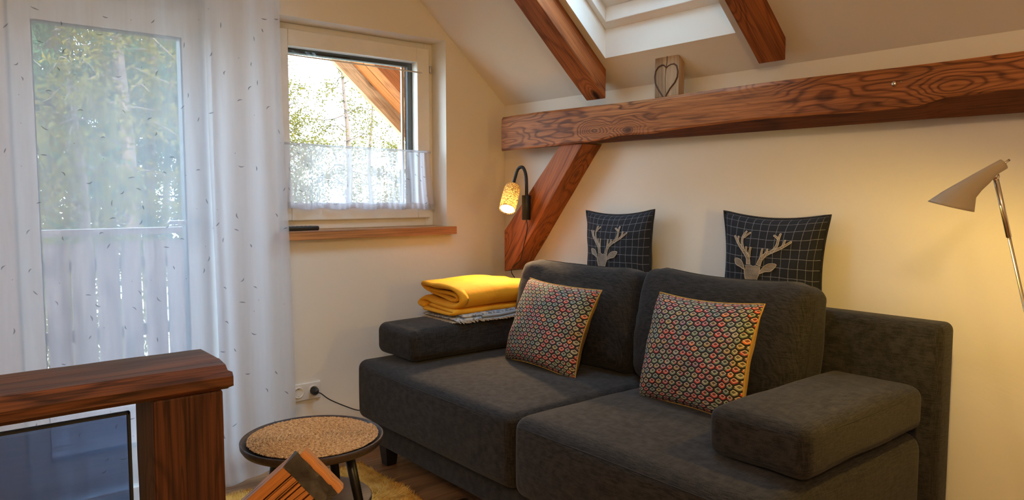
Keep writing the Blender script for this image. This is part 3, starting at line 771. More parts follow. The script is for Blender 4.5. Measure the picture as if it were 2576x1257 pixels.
def diamonds(name):
    m, nt, out = mat(name); v = gc(nt)
    ds = N(nt, 'TexNoise', {'Vector': v, 'Scale': 12.0, 'Detail': 1.0})
    s = N(nt, 'SeparateXYZ', {'Vector': v})
    CW, RH = .0335, .0183
    u_ = math_(nt, 'ADD', s.outputs[0], math_(nt, 'MULTIPLY', ds.outputs[0], .004))
    v_ = math_(nt, 'ADD', s.outputs[1], math_(nt, 'MULTIPLY', u_, -.08))
    rj = math_(nt, 'DIVIDE', v_, RH); j = math_(nt, 'FLOOR', rj)
    y = math_(nt, 'SUBTRACT', math_(nt, 'SUBTRACT', rj, j), .5)
    ci = math_(nt, 'ADD', math_(nt, 'DIVIDE', u_, CW), math_(nt, 'MULTIPLY', j, .5)); i = math_(nt, 'FLOOR', ci)
    x = math_(nt, 'SUBTRACT', math_(nt, 'SUBTRACT', ci, i), .5)
    y2 = math_(nt, 'SUBTRACT', y, .10)
    d = math_(nt, 'ADD', math_(nt, 'MULTIPLY', math_(nt, 'ABSOLUTE', x), 2.2), math_(nt, 'MULTIPLY', math_(nt, 'ABSOLUTE', y2), 2.15))
    ds_ = math_(nt, 'ADD', math_(nt, 'MULTIPLY', math_(nt, 'ABSOLUTE', math_(nt, 'ADD', x, .03)), 2.2), math_(nt, 'MULTIPLY', math_(nt, 'ABSOLUTE', math_(nt, 'ADD', y, .16)), 2.30))
    cell = N(nt, 'CombineXYZ', {0: i, 1: j, 2: 3.0})
    wn = N(nt, 'TexWhiteNoise', {'Vector': cell.outputs[0]})
    lowf = N(nt, 'TexNoise', {'Vector': v, 'Scale': 9.0, 'Detail': 1.0})
    sel = math_(nt, 'FRACT', math_(nt, 'ADD', math_(nt, 'MULTIPLY', wn.outputs[0], .62), math_(nt, 'MULTIPLY', lowf.outputs[0], 1.0)))
    r = nt.nodes.new('ShaderNodeValToRGB'); r.color_ramp.interpolation = 'CONSTANT'
    pal = [(0, (.72, .075, .045)), (.13, (.18, .26, .15)), (.25, (.12, .12, .11)), (.36, (.82, .20, .05)), (.47, (.38, .36, .26)), (.57, (.20, .27, .14)), (.66, (.50, .06, .08)), (.76, (.12, .21, .20)), (.85, (.42, .28, .08)), (.93, (.30, .14, .18))]
    while len(r.color_ramp.elements) < len(pal): r.color_ramp.elements.new(.5)
    for e, (p, c) in zip(r.color_ramp.elements, pal): e.position = p; e.color = (*c, 1)
    nt.links.new(sel, r.inputs[0]); tint = r.outputs[0]
    ringc = mixc(nt, .55, tint, (.78, .70, .56))
    inner = mixc(nt, .72, tint, (.012, .010, .010))
    leftl = math_(nt, 'LESS_THAN', ds_, 1.0)
    body = mixc(nt, leftl, (.010, .008, .009), mixc(nt, .18, tint, (.02, .02, .02)))
    col = mixc(nt, math_(nt, 'LESS_THAN', d, .95), body, ringc)
    col = mixc(nt, math_(nt, 'LESS_THAN', d, .60), col, inner)
    wv = N(nt, 'TexNoise', {'Vector': N(nt, 'Mapping', {'Vector': v, 'Scale': (900, 900, 1)}).outputs[0], 'Scale': 1.0})
    col = mixc(nt, .35, col, mixc(nt, 1.0, col, ramp(nt, wv.outputs[0], [(.3, (.45,) * 3), (.7, (1.25,) * 3)]), 'MULTIPLY'))
    principled(nt, out, col, .85, wv.outputs[0], .35, .002); return m
M['diamond'] = diamonds('woven_diamond_fabric')
M['mustard'] = fabric('mustard_fabric', (.38, .21, .035), (.50, .30, .06), 500)

def col_pillow(bl, br, tl, tr, w_, h_, t_, label, seed):
    bl, br, tl, tr = map(Vector, (bl, br, tl, tr))
    o = (bl + br + tl + tr) / 4; xa = ((br - bl) + (tr - tl)).normalized(); ya = ((tl - bl) + (tr - br)).normalized()
    za = xa.cross(ya); mt = frame(o, xa, za=za)
    root = empty('throw_pillow', (bl + br) / 2, label, 'pillow', 'colourful diamond patterned throw pillows')
    P0 = pillow_fn(w_, h_, t_, .075, seed, .004, .33)
    def P(u, v, s):   # droopy corner lift
        p = P0(u, v, s); return (p[0], p[1], p[2] - .012 * (u * u * v * v) + .006 * sin(u * 3 + seed))
    pillow(root, P, w_, h_, mt, M['diamond'], M['mustard'], M['mustard'], .0028); return root
col_pillow((2.005, 2.500, .500), (1.985, 2.055, .492), (2.120, 2.502, .808), (2.110, 2.055, .800), .460, .375, .135, 'diamond patterned throw pillow leaning beside the yellow blanket', 1)
col_pillow((2.000, 1.705, .500), (1.955, 1.295, .500), (2.085, 1.712, .820), (2.060, 1.283, .842), .450, .385, .145, 'diamond patterned throw pillow leaning in front of the right back cushion', 5)

# deer pillows
def tartan(name):
    m, nt, out = mat(name); v = gc(nt)
    s = N(nt, 'SeparateXYZ', {'Vector': v})
    ds = N(nt, 'TexNoise', {'Vector': v, 'Scale': 7.0})
    def line(c, per, off):
        q = math_(nt, 'FRACT', math_(nt, 'DIVIDE', math_(nt, 'ADD', c, off), per))
        return math_(nt, 'LESS_THAN', math_(nt, 'ABSOLUTE', math_(nt, 'SUBTRACT', q, .5)), .024)
    a = line(math_(nt, 'ADD', s.outputs[0], math_(nt, 'MULTIPLY', ds.outputs[0], .012)), .036, .009)
    b = line(math_(nt, 'ADD', s.outputs[1], math_(nt, 'MULTIPLY', ds.outputs[0], .012)), .038, .004)
    l = math_(nt, 'MAXIMUM', a, b)
    wv = N(nt, 'TexNoise', {'Vector': N(nt, 'Mapping', {'Vector': v, 'Scale': (500, 500, 1)}).outputs[0], 'Scale': 1.0})
    base = mixc(nt, wv.outputs[0], (.004, .005, .010), (.017, .020, .028))
    br_ = N(nt, 'TexNoise', {'Vector': v, 'Scale': 160.0})
    col = mixc(nt, math_(nt, 'MULTIPLY', l, math_(nt, 'MULTIPLY_ADD', br_.outputs[0], .8, .15)), base, (.34, .36, .42))
    p = principled(nt, out, col, .95, wv.outputs[0], .5, .002); return m
M['tartan'] = tartan('dark_checked_wool')
M['darkwool'] = fabric('dark_wool', (.008, .009, .012), (.03, .032, .038), 400)
M['felt'] = fabric('taupe_felt', (.17, .14, .115), (.30, .26, .22), 300)
M['stitch'] = plain('light_stitching', (.48, .42, .34), .8)

def Z(X, Y): return ((X - 880) / 3600 + .022, .205 - (Y - 118) / 3600)
def poly_piece(root, P, w_, h_, mt, pts, name, off=.0022):
    bm = bmesh.new(); vs_ = [bm.verts.new((p[0], p[1], 0)) for p in pts]; bm.faces.new(vs_)
    bmesh.ops.triangulate(bm, faces=bm.faces[:]); bmesh.ops.subdivide_edges(bm, edges=bm.edges[:], cuts=3, use_grid_fill=True)
    bmesh.ops.triangulate(bm, faces=bm.faces[:]); bm.verts.ensure_lookup_table()
    def S(p, o=off): q = P(p[0] / (w_ / 2), p[1] / (h_ / 2), 1); return (q[0], q[1], q[2] + o)
    mb = MB(); mb.add([S(v.co) for v in bm.verts], [tuple(v.index for v in f.verts) for f in bm.faces], mt, smooth=True); bm.free()
    o = mb.build(name, M['felt'], root)
    dense = []
    for i in range(len(pts)):
        a, b = pts[i], pts[(i + 1) % len(pts)]; k_ = max(1, int(sqrt((a[0] - b[0]) ** 2 + (a[1] - b[1]) ** 2) / .006))
        for j in range(k_): t = j / k_; dense.append((a[0] + (b[0] - a[0]) * t, a[1] + (b[1] - a[1]) * t))
    MB().tube([mt @ Vector(S(q, off + .0004)) for q in dense], .0011, 5, closed=True).build('stitching', M['stitch'], o)
def chaikin(p, closed=True, n=2):
    for _ in range(n):
        q = []
        for i in range(len(p) if closed else len(p) - 1):
            a, b = p[i], p[(i + 1) % len(p)]
            q += [(.75 * a[0] + .25 * b[0], .75 * a[1] + .25 * b[1]), (.25 * a[0] + .75 * b[0], .25 * a[1] + .75 * b[1])]
        p = q if closed else [p[0]] + q + [p[-1]]
    return p
def stroke(pts, w0, w1):
    pts = chaikin(pts, False, 2); n = len(pts); L, Rr = [], []
    for i in range(n):
        a, b = pts[max(i - 1, 0)], pts[min(i + 1, n - 1)]; dx, dy = b[0] - a[0], b[1] - a[1]; l = sqrt(dx * dx + dy * dy) or 1
        w_ = (w0 + (w1 - w0) * i / (n - 1)) / 2; L.append((pts[i][0] - dy / l * w_, pts[i][1] + dx / l * w_)); Rr.append((pts[i][0] + dy / l * w_, pts[i][1] - dx / l * w_))
    return [Z(*p) for p in L + Rr[::-1]]
def deer_pillow(mt, loc, label, seed, w_=.435, h_=.42, t_=.130):
    root = empty('deer_pillow', loc, label, 'pillow', 'dark checked deer pillows behind the sofa back')
    P = pillow_fn(w_, h_, t_, .11, seed, .003)
    pillow(root, P, w_, h_, mt, M['tartan'], M['darkwool'], M['darkwool'], .0052)
    H = [Z(*p) for p in [(508, 832), (560, 826), (598, 812), (640, 836), (684, 818), (725, 830), (762, 834), (765, 885), (748, 955), (708, 1050), (690, 1110), (640, 1200), (600, 1200), (550, 1110), (505, 1010), (482, 905), (512, 872)]]
    poly_piece(root, P, w_, h_, mt, H, 'deer_head')
    poly_piece(root, P, w_, h_, mt, [Z(*p) for p in chaikin([(293, 733), (385, 735), (440, 772), (470, 830), (492, 895), (470, 890), (400, 855), (330, 838), (300, 790)])], 'deer_ear', .0028)
    poly_piece(root, P, w_, h_, mt, [Z(*p) for p in chaikin([(1032, 764), (1000, 820), (935, 890), (850, 892), (790, 925), (756, 945), (770, 885), (830, 808), (905, 762)])], 'deer_ear', .0028)
    for pts, a, b in ((((555, 805), (540, 700), (440, 600), (340, 510), (272, 408)), 72, 22), (((452, 610), (415, 500), (420, 400), (478, 312)), 44, 20), (((445, 410), (480, 375), (545, 325)), 30, 18),
                      (((362, 530), (335, 470), (346, 405)), 32, 20), (((545, 690), (498, 610), (500, 545)), 34, 20), (((560, 700), (562, 620), (578, 545)), 40, 20),
                      ((((733, 808)), (765, 700), (870, 610), (1060, 530), (1200, 432)), 72, 24), (((925, 600), (1000, 500), (1000, 400), (1014, 312)), 46, 22), (((1000, 400), (965, 365), (918, 342)), 30, 18),
                      (((1070, 530), (1095, 470), (1106, 408)), 32, 20), (((768, 720), (765, 640), (776, 548)), 40, 20), (((810, 670), (850, 600), (856, 548)), 34, 20)):
        poly_piece(root, P, w_, h_, mt, stroke(list(pts), a, b), 'antler', .0020)
    return root
def dmt(cy, cz, roll, yaw): return Matrix.Translation((2.535, cy, cz)) @ frame((0, 0, 0), (sin(R(yaw)), -cos(R(yaw)), 0), za=(-cos(R(yaw)), -sin(R(yaw)), .02)) @ Matrix.Rotation(R(roll), 4, 'Z')
deer_pillow(dmt(2.325, .915, 1.6, -2), (2.535, 2.325, .72), 'dark checked deer pillow standing behind the left back cushion', 2)
deer_pillow(dmt(1.540, .918, -1.0, 2), (2.535, 1.54, .72), 'dark checked deer pillow standing behind the right back cushion', 6)

# ================================================================== BLANKETS
def velvet(name, c1, c2):
    m, nt, out = mat(name); v = N(nt, 'TexCoord').outputs['Object']
    n = N(nt, 'TexNoise', {'Vector': v, 'Scale': 9.0, 'Detail': 3.0}); n2 = N(nt, 'TexNoise', {'Vector': v, 'Scale': 300.0, 'Detail': 2.0})
    c = mixc(nt, n.outputs[0], c1, c2)
    h = math_(nt, 'ADD', math_(nt, 'MULTIPLY', n.outputs[0], 2.5), math_(nt, 'MULTIPLY', n2.outputs[0], .2))
    p = principled(nt, out, c, .85, h, .5, .006); p.inputs['Sheen Weight'].default_value = .12; p.inputs['Sheen Roughness'].default_value = .4
    p.inputs['Sheen Tint'].default_value = (1, .75, .2, 1); return m
M['yellow'] = velvet('yellow_fleece', (.66, .285, .004), (.80, .375, .006))
def fold_sheet(mb, center, x0, x1, th, xf, n=34, k=10, wr=.004, seed=0):
    """thick ribbon: centreline in (y,z), swept along x; xf(x_norm, y, z)->(x,y,z)"""
    c = smooth_path([(0, a, b) for a, b in center], 6); m_ = len(c); prof = []
    off = []
    for i in range(m_):
        t = (c[min(i + 1, m_ - 1)] - c[max(i - 1, 0)]).normalized(); off.append(Vector((0, -t.z, t.y)))
    outer = [c[i] + off[i] * th / 2 for i in range(m_)]; inner = [c[i] - off[i] * th / 2 for i in range(m_)]
    def cap(i, s):
        t = (c[min(i + 1, m_ - 1)] - c[max(i - 1, 0)]).normalized() * s
        return [c[i] + off[i] * cos(a) * th / 2 + t * sin(a) * th / 2 for a in (pi / 6, pi / 3, pi / 2, 2 * pi / 3, 5 * pi / 6)]
    prof = outer + cap(m_ - 1, 1) + inner[::-1] + cap(0, -1)[::-1]
    own = list(range(m_)) + [m_ - 1] * 5 + list(range(m_ - 1, -1, -1)) + [0] * 5
    K_ = len(prof); vs = []
    cen = sum(prof, Vector()) / K_
    for j in range(n + 1):
        u = j / n
        e = min(u, 1 - u) * (x1 - x0); shr = 1 if e > th * .45 else sqrt(max(0, 1 - (1 - e / (th * .45)) ** 2))
        for q_i, p in enumerate(prof):
            # round the hem by pulling towards ribbon centre line
            ci = own[q_i]
            q = c[ci] + (p - c[ci]) * (.35 + .65 * shr)
            nn = noise.noise_vector(Vector((u * 3 + seed, q.y * 9, q.z * 14)))
            x, y, z = xf(u, q.y, q.z); vs.append((x0 + (x1 - x0) * u + x + nn.x * wr * 2, y + nn.y * wr, z + nn.z * wr))
    fs = []
    for b_ in (0, n * K_):
        q0 = m_ + 5 + m_ - 1
        fs += [(b_ + i, b_ + i + 1, b_ + q0 - i - 1, b_ + q0 - i) for i in range(m_ - 1)]
        fs += [tuple(b_ + a for a in [m_ - 1] + list(range(m_, m_ + 5)) + [m_ + 5]), tuple(b_ + a for a in [q0] + list(range(q0 + 1, K_)) + [0])]
    for j in range(n):
        for i in range(K_): fs.append((j * K_ + i, j * K_ + (i + 1) % K_, (j + 1) * K_ + (i + 1) % K_, (j + 1) * K_ + i))
    mb.add(vs, fs, smooth=True); return mb
yb = empty('yellow_blanket', (2.10, 2.82, .672), 'folded bright yellow fleece blanket on top of the patterned throw', 'blanket')
def xf(u, y, z):
    rise = .006 * sin(min(1, max(0, (u - .25) * 1.8)) * pi) if z > .70 else 0
    return (.03 * sin((z - .68) * 30) * (u < .1), y + .012 * sin(u * 4), z + rise * (z - .68) / .08 - .012 * max(0, u - .75) * 4 * (z > .70))
mb = MB()
# outer wrap: long spiral fold opening towards the window wall
fold_sheet(mb, [(2.940, .746), (2.968, .750), (2.976, .766), (2.945, .777), (2.88, .775), (2.80, .777), (2.715, .767), (2.680, .735), (2.690, .703), (2.75, .694), (2.86, .698), (2.95, .708), (2.985, .702), (2.984, .684), (2.94, .678)], 1.855, 2.36, .026, xf, seed=1)
mb.build('outer_fold', M['yellow'], yb)
mb = MB(); fold_sheet(mb, [(2.935, .748), (2.88, .746), (2.78, .745), (2.722, .738), (2.716, .724), (2.75, .718), (2.84, .727), (2.93, .736)], 1.865, 2.33, .020, xf, seed=4)
mb.build('inner_fold', M['yellow'], yb)
mb = MB(); fold_sheet(mb, [(2.93, .664), (2.84, .664), (2.75, .664), (2.70, .664), (2.69, .672), (2.75, .678), (2.9, .684)], 1.862, 2.35, .020, xf, seed=9)
mb.build('bottom_fold', M['yellow'], yb)

def throwmat(name):
    m, nt, out = mat(name); v = N(nt, 'TexCoord').outputs['Object']
    s = N(nt, 'SeparateXYZ', {'Vector': v})
    n = N(nt, 'TexNoise', {'Vector': v, 'Scale': 22.0, 'Detail': 3.0}); vo = N(nt, 'TexVoronoi', {'Vector': v, 'Scale': 55.0})
    c = ramp(nt, n.outputs[0], [(.36, (.52, .49, .44)), (.48, (.10, .12, .15)), (.54, (.44, .46, .50)), (.66, (.20, .26, .33))])
    c = mixc(nt, ramp(nt, vo.outputs[0], [(.2, (1,) * 3), (.4, (0,) * 3)]), c, (.50, .46, .38))
    principled(nt, out, c, .95, n.outputs[0], .8, .006); return m
M['throw'] = throwmat('patterned_throw_fabric')
M['fringe'] = plain('throw_fringe', (.40, .33, .25), .95); M['pale'] = plain('pale_blue_hem', (.30, .36, .43), .9)
tb = empty('patterned_throw', (2.08, 2.80, .63), 'folded blue and cream patterned throw with fringe beneath the yellow blanket', 'blanket')
def xf2(u, y, z): return (0, y, z + .030 * max(0, (u - .55) / .45) ** 1.5 * (1 if y < 2.8 else .3))
mb = MB(); fold_sheet(mb, [(2.93, .628), (2.82, .628), (2.68, .628), (2.655, .6345), (2.68, .641), (2.80, .641), (2.93, .641)], 1.85, 2.34, .0105, xf2, seed=3); mb.build('lower_fold', M['throw'], tb)
mb = MB(); fold_sheet(mb, [(2.93, .648), (2.82, .648), (2.70, .648), (2.665, .652), (2.70, .656), (2.82, .655)], 1.88, 2.34, .0085, xf2, seed=5); mb.build('upper_fold', M['throw'], tb)
for dz in (0, .016):
    MB().tube([(1.98 + .36 * i / 20, 2.640 + .004 * sin(i), .632 + dz + .040 * max(0, (i / 20 - .35) / .65) ** 1.4) for i in range(21)], .0072, 8).build('hem', M['pale'], tb)
mb = MB(); r_ = random.Random(4)
for i in range(70):
    x = 1.86 + .30 * i / 70 + r_.uniform(-.003, .003); y = 2.655 - r_.uniform(0, .008); L = r_.uniform(.018, .036)
    a = r_.uniform(-.5, .5)
    mb.tube([(x, y + .008, .636), (x + a * .004, y - L * .5, .630 + r_.uniform(0, .006)), (x + a * .012, y - L, .6285 + r_.uniform(0, .004))], [.0028, .0026, .0018], 5)
for i in range(70):
    y = 2.66 + .26 * i / 70; L = r_.uniform(.012, .024)
    mb.tube([(1.858, y, .634), (1.858 - L * .6, y + r_.uniform(-.004, .004), .630), (1.858 - L, y + r_.uniform(-.006, .006), .628)], [.0028, .0026, .0018], 5)
mb.build('fringe', M['fringe'], tb, kind='stuff')
mb = MB()
for i in range(26):
    a = i * 2.4; rr = .007 * sqrt(i / 26)
    mb.tube([(2.205, 2.632, .622), (2.200 + rr * cos(a), 2.620 + rr * sin(a), .590), (2.197 + rr * 2.0 * cos(a), 2.617 + rr * 2.0 * sin(a), .555)], [.002, .0022, .0012], 4)
mb.build('tassel', M['fringe'], tb, kind='stuff')

# ================================================================== SIDE TABLE
TX, TY, TZ = .925, 2.105, .45
tt = empty('side_table', (TX, TY, 0), 'small round dark brown side table with splayed black legs', 'table')
MB().lathe([(.001, .428), (.190, .428), (.206, .433), (.213, .444), (.214, .456), (.211, .459), (.207, .456), (.204, .450), (.001, .449)], 72, Matrix.Translation((TX, TY, 0))).build('tabletop', M['tabletop'], tt)
for an in (R(-52), R(38), R(128), R(218)):
    d = Vector((cos(an), sin(an), 0)); p0 = Vector((TX, TY, .430)) + d * .115; p1 = Vector((TX, TY, .0)) + d * .205
    MB().tube([p0 + (p1 - p0) * t for t in (0, .3, .6, 1)], [.0155, .0145, .0125, .010], 14).build('leg', M['tableleg'], tt)
MB().lathe([(.001, .246), (.170, .246), (.176, .250), (.176, .260), (.172, .264), (.001, .264)], 60, Matrix.Translation((TX, TY, 0))).build('lower_shelf', M['tabletop'], tt)

def seagrass(name):
    m, nt, out = mat(name); v = N(nt, 'TexCoord').outputs['Object']
    n = N(nt, 'TexNoise', {'Vector': v, 'Scale': 120.0, 'Detail': 3.0}); n2 = N(nt, 'TexNoise', {'Vector': v, 'Scale': 7.0})
    c = ramp(nt, n.outputs[0], [(.30, (.20, .11, .05)), (.5, (.60, .38, .19)), (.72, (.85, .62, .36))])
    c = mixc(nt, math_(nt, 'MULTIPLY', n2.outputs[0], .4), c, (.45, .28, .14))
    principled(nt, out, c, .8, n.outputs[0], .6, .002); return m
M['seagrass'] = seagrass('braided_seagrass')
pm = empty('seagrass_placemat', (TX, TY, .452), 'round braided seagrass placemat lying on the side table', 'placemat')
MB().lathe([(.001, .4515), (.190, .4515), (.190, .4555), (.001, .4555)], 60, Matrix.Translation((TX, TY, 0))).build('backing', M['carve'], pm)
mb = MB(); a = 0; pitch = .0100; r_ = random.Random(11)
while True:
    rr = .004 + pitch * a / (2 * pi)
    if rr > .194: break
    for s in (-1, 1):
        c_ = Vector((rr * cos(a), rr * sin(a), 0)); tdir = Vector((-sin(a), cos(a), 0)); nd = Vector((cos(a), sin(a), 0))
        d = (tdir * .95 + nd * s * r_.uniform(-.2, 1.3)).normalized(); c_ += nd * s * .0026
        z0 = TZ + .0085 + r_.uniform(-.001, .0016); hl = .0058; p = Vector((TX, TY, z0)) + c_
        sd = d.cross(Vector((0, 0, 1))); q = r_.uniform(.0016, .0026)
        up = Vector((0, 0, 1)); b = [p - d * hl - up * .002, p - sd * q - up * .001, p + d * hl - up * .002, p + sd * q - up * .001, p + up * q]
        mb.add(b, [(0, 1, 4), (1, 2, 4), (2, 3, 4), (3, 0, 4)], smooth=False)
    a += .0040 / max(rr, .005)
mb.build('braid', M['seagrass'], pm, kind='stuff')

# ================================================================== RUG
def shag(name):
    m, nt, out = mat(name); v = N(nt, 'TexCoord').outputs['Object']
    n = N(nt, 'TexNoise', {'Vector': v, 'Scale': 16.0, 'Detail': 4.0}); 
    c = ramp(nt, n.outputs[0], [(.3, (.55, .27, .045)), (.55, (.82, .50, .11)), (.75, (.90, .64, .22))])
    principled(nt, out, c, .95); return m
M['shag'] = shag('yellow_shag')
rug = empty('shag_rug', (1.0, 2.0, 0), 'mustard yellow shag rug on the wooden floor under the side table', 'rug')
RX0, RX1, RY0, RY1 = -.35, 1.50, .9, 2.90
mb = MB(); rbox(mb, ((RX0 + RX1) / 2, (RY0 + RY1) / 2, .008), (RX1 - RX0) / 2 - .01, (RY1 - RY0) / 2 - .01, .0078, .006, mid=(4, 4, 3)); mb.build('backing', M['shag'], rug)
n = 130000
px_ = rng.uniform(RX0 + .01, RX1 - .005, n); py_ = rng.uniform(RY0 + .01, RY1 - .005, n)
cl = np.array([noise.noise_vector(Vector((a * 9, b * 9, 0))) for a, b in zip(px_, py_)])
L = rng.uniform(.012, .020, n); dx = cl[:, 0] * .03 + rng.normal(0, .007, n); dy = cl[:, 1] * .03 + rng.normal(0, .007, n); an = rng.uniform(0, pi, n); wd = .0022
V = np.zeros((n, 3, 3)); V[:, 0] = np.c_[px_ - wd * np.cos(an), py_ - wd * np.sin(an), np.full(n, .012)]; V[:, 1] = np.c_[px_ + wd * np.cos(an), py_ + wd * np.sin(an), np.full(n, .012)]
V[:, 2] = np.c_[px_ + dx, py_ + dy, .012 + L * .8]
me = bpy.data.meshes.new('pile'); me.vertices.add(n * 3); me.vertices.foreach_set('co', (V.reshape(-1, 3) - np.array([1.0, 2.0, 0])).ravel())
me.loops.add(n * 3); me.loops.foreach_set('vertex_index', np.arange(n * 3)); me.polygons.add(n); me.polygons.foreach_set('loop_start', np.arange(0, n * 3, 3)); me.update(calc_edges=True)
me.materials.append(M['shag']); po_ = bpy.data.objects.new('pile', me); C.objects.link(po_); po_.parent = rug; po_['kind'] = 'stuff'

# ================================================================== FLOOR LAMP
fl_ = empty('floor_lamp', (2.165, .30, 0), 'beige metal floor lamp with flared shade leaning over the sofa end', 'lamp')
st = [((2.072, .648, 1.284), (2.082, .638, 1.262)), ((2.051, .664, 1.270), (2.063, .652, 1.248)), ((2.019, .687, 1.248), (2.047, .664, 1.239 - .012)), ((1.988, .710, 1.225), (2.030, .676, 1.219 - .010)),
      ((1.961, .731, 1.204), (2.017, .684, 1.193)), ((1.933, .751, 1.180), (2.010, .686, 1.159))]
rv = Vector((cos(R(39.2)), -sin(R(39.2)), 0)); dq = Vector((1.97, .72, .05)); _rx = Vector((-.077, .065, .021)).normalized(); dv = (dq - _rx * dq.dot(_rx)).normalized()
def shade(sc_):
    S_ = []
    pts = [(Vector(a), Vector(b)) for a, b in st]
    for i in range(len(pts) - 1):
        for j in range(4):
            t = j / 4; S_.append((pts[i][0].lerp(pts[i + 1][0], t), pts[i][1].lerp(pts[i + 1][1], t)))
    S_.append(pts[-1]); vs = []; n = 36
    for a, b in S_:
        c_ = (a + b) / 2; r_v = (a - b) / 2 * sc_; rr = r_v.length
        for k in range(n): an = 2 * pi * k / n; vs.append(c_ + r_v * cos(an) + dv * rr * sin(an))
    fs = [(i * n + k, i * n + (k + 1) % n, (i + 1) * n + (k + 1) % n, (i + 1) * n + k) for i in range(len(S_) - 1) for k in range(n)]
    return vs, fs, n, S_
vs, fs, n, S_ = shade(1.0); vi, fi, _, _ = shade(.97)
b0 = len(vs); allv = vs + vi; allf = fs + [tuple(b0 + i for i in f[::-1]) for f in fi]
last = (len(S_) - 1) * n; allf += [(last + k, last + (k + 1) % n, b0 + last + (k + 1) % n, b0 + last + k) for k in range(n)]; allf.append(tuple(range(n - 1, -1, -1)))
MB().add(allv, allf, smooth=True).build('lamp_shade', M['lampshade'], fl_)
MB().tube([(2.077, .643, 1.273), (2.088, .634, 1.283)], .003, 8).build('switch_pin', M['chrome'], fl_)
MB().lathe([(.001, -.010), (.008, -.008), (.010, 0), (.008, .008), (.001, .010)], 16, frame((2.058, .655, 1.243), rv, za=dv)).build('joint', M['chrome'], fl_)
pt, pb = Vector((2.060, .653, 1.240)), Vector((2.165, .395, .03)); 
MB().tube([pt, pt.lerp(pb, .12)], .0062, 12).build('pole_sleeve', M['chrome'], fl_)
MB().tube([pt.lerp(pb, .1), pt.lerp(pb, .5), pb], .0042, 12).build('pole', M['chrome'], fl_)
MB().lathe([(.001, 0), (.105, 0), (.108, .004), (.106, .018), (.098, .024), (.012, .026), (.008, .04), (.001, .04)], 48, Matrix.Translation((2.165, .395, 0))).build('base', M['lampshade'], fl_)
bp = Vector((1.984, .707, 1.193))
MB().lathe([(.001, -.020), (.012, -.016), (.018, -.004), (.018, .008), (.010, .020), (.001, .022)], 20, Matrix.Translation(bp)).build('bulb', M['bulb'], fl_)
light('floor_lamp_light', 'POINT', bp + Vector((-.004, .003, -.030)), 12.5, (1, .63, .11), shadow_soft_size=.012)

# ================================================================== STAIR RAILING
rg = empty('stair_railing', (.35, 1.38, 0), 'dark rustic timber stair railing with thick handrail, post and smoked glass', 'railing')
def jit(poly): return densify(poly, 3)
mb = MB(); pr = [(-.070, -.012), (-.056, -.021), (.115, -.021), (.120, -.014), (.120, .016), (.112, .021), (-.045, .021), (-.070, .004)]
def rail_end(a, b, t): return (-.010 if a < -.04 else 0) - (.012 if abs(b) > .015 else 0) if t == 1 else 0
# local y = world +Y ; z up
timber(mb, 2.24, jit(pr), frame((-1.80, 1.380, .874), (1, 0, 0), za=(0, 0, 1)), 150, .0022, 31, goff=(3, 0, 0), endf=rail_end)
mb.build('handrail', M['rail'], rg, bevel=.003)
mb = MB(); timber(mb, .852, jit([(-.058, -.065), (.058, -.065), (.058, .065), (-.058, .065)]), frame((.357, 1.387, 0), (0, 0, 1), za=(0, 1, 0)), 50, .0018, 44, goff=(7, 1, 0))
mb.build('post', M['post'], rg, bevel=.004)
mb = MB(); timber(mb, .852, jit([(-.058, -.065), (.058, -.065), (.058, .065), (-.058, .065)]), frame((-1.70, 1.387, 0), (0, 0, 1), za=(0, 1, 0)), 20, .0018, 45, goff=(9, 1, 0))
mb.build('post', M['post'], rg, bevel=.004)
mb = MB(); timber(mb, 1.92, jit([(-.04, -.03), (.04, -.03), (.04, .03), (-.04, .03)]), frame((-1.63, 1.387, .10), (1, 0, 0), za=(0, 0, 1)), 30, .0015, 46, goff=(1, 4, 0))
mb.build('bottom_rail', M['rail'], rg, bevel=.003)
MB().box(-1.62, .268, 1.360, 1.368, .131, .828).build('glass_panel', M['smoked'], rg)
mb = MB(); mb.box(-1.62, .270, 1.358, 1.370, .8275, .8315); mb.box(.2675, .2715, 1.358, 1.370, .131, .8315); mb.build('panel_edge', M['dark_strip'], rg)


P0 = Vector((.499, 1.266, .709)); Lx = Vector((-.50, .55, -.665)).normalized(); Wx = Vector((.56, -.40, -.72)); Wx = (Wx - Lx * Wx.dot(Lx)).normalized()
Nn = Lx.cross(Wx).normalized()
sgn = 1 if (Vector((0, 0, 1.2)) - P0).dot(Nn) > 0 else -1
sb = empty('stair_beam', P0 + Lx * .2, 'split orange timber beam with dark weathered end rising beside the railing post', 'beam')
frb = Matrix((Lx, Wx, Nn * sgn)).transposed().to_4x4(); frb.translation = P0
def L3(a, b, c): return frb @ Vector((a, b, c))
mb = MB(); W0 = .105; nb = 22; r_ = random.Random(9); a = 0; gaps = [0, .022, .040, .048, .070, .083, W0]
for i in range(len(gaps) - 1):
    b0_, b1_ = gaps[i] + .0012, gaps[i + 1] - .0009; lift = r_.uniform(-.0015, .0008)
    vs = [L3(x, b, c + (lift if c == 0 else 0)) for x in (0, .07, .14, .21) for b, c in ((b0_, -.0012), (b0_ + .001, 0), (b1_ - .001, 0), (b1_, -.0012), (b1_, -.065), (b0_, -.065))]
    g = [(x * .8 + i * 2, b * 1.0, c) for x in (0, .07, .14, .21) for b, c in ((b0_, -.001), (b0_ + .001, 0), (b1_ - .001, 0), (b1_, -.001), (b1_, -.065), (b0_, -.065))]
    fs = [(0, 1, 2, 3, 4, 5), tuple(range(23, 17, -1))] + [(j * 6 + k, j * 6 + (k + 1) % 6, j * 6 + 6 + (k + 1) % 6, j * 6 + 6 + k) for j in range(3) for k in range(6)]
    mb = MB().add(vs, fs, None, g); mb.build('timber_strip', M['stairbeam'], sb, bevel=.0008)
mb = MB()
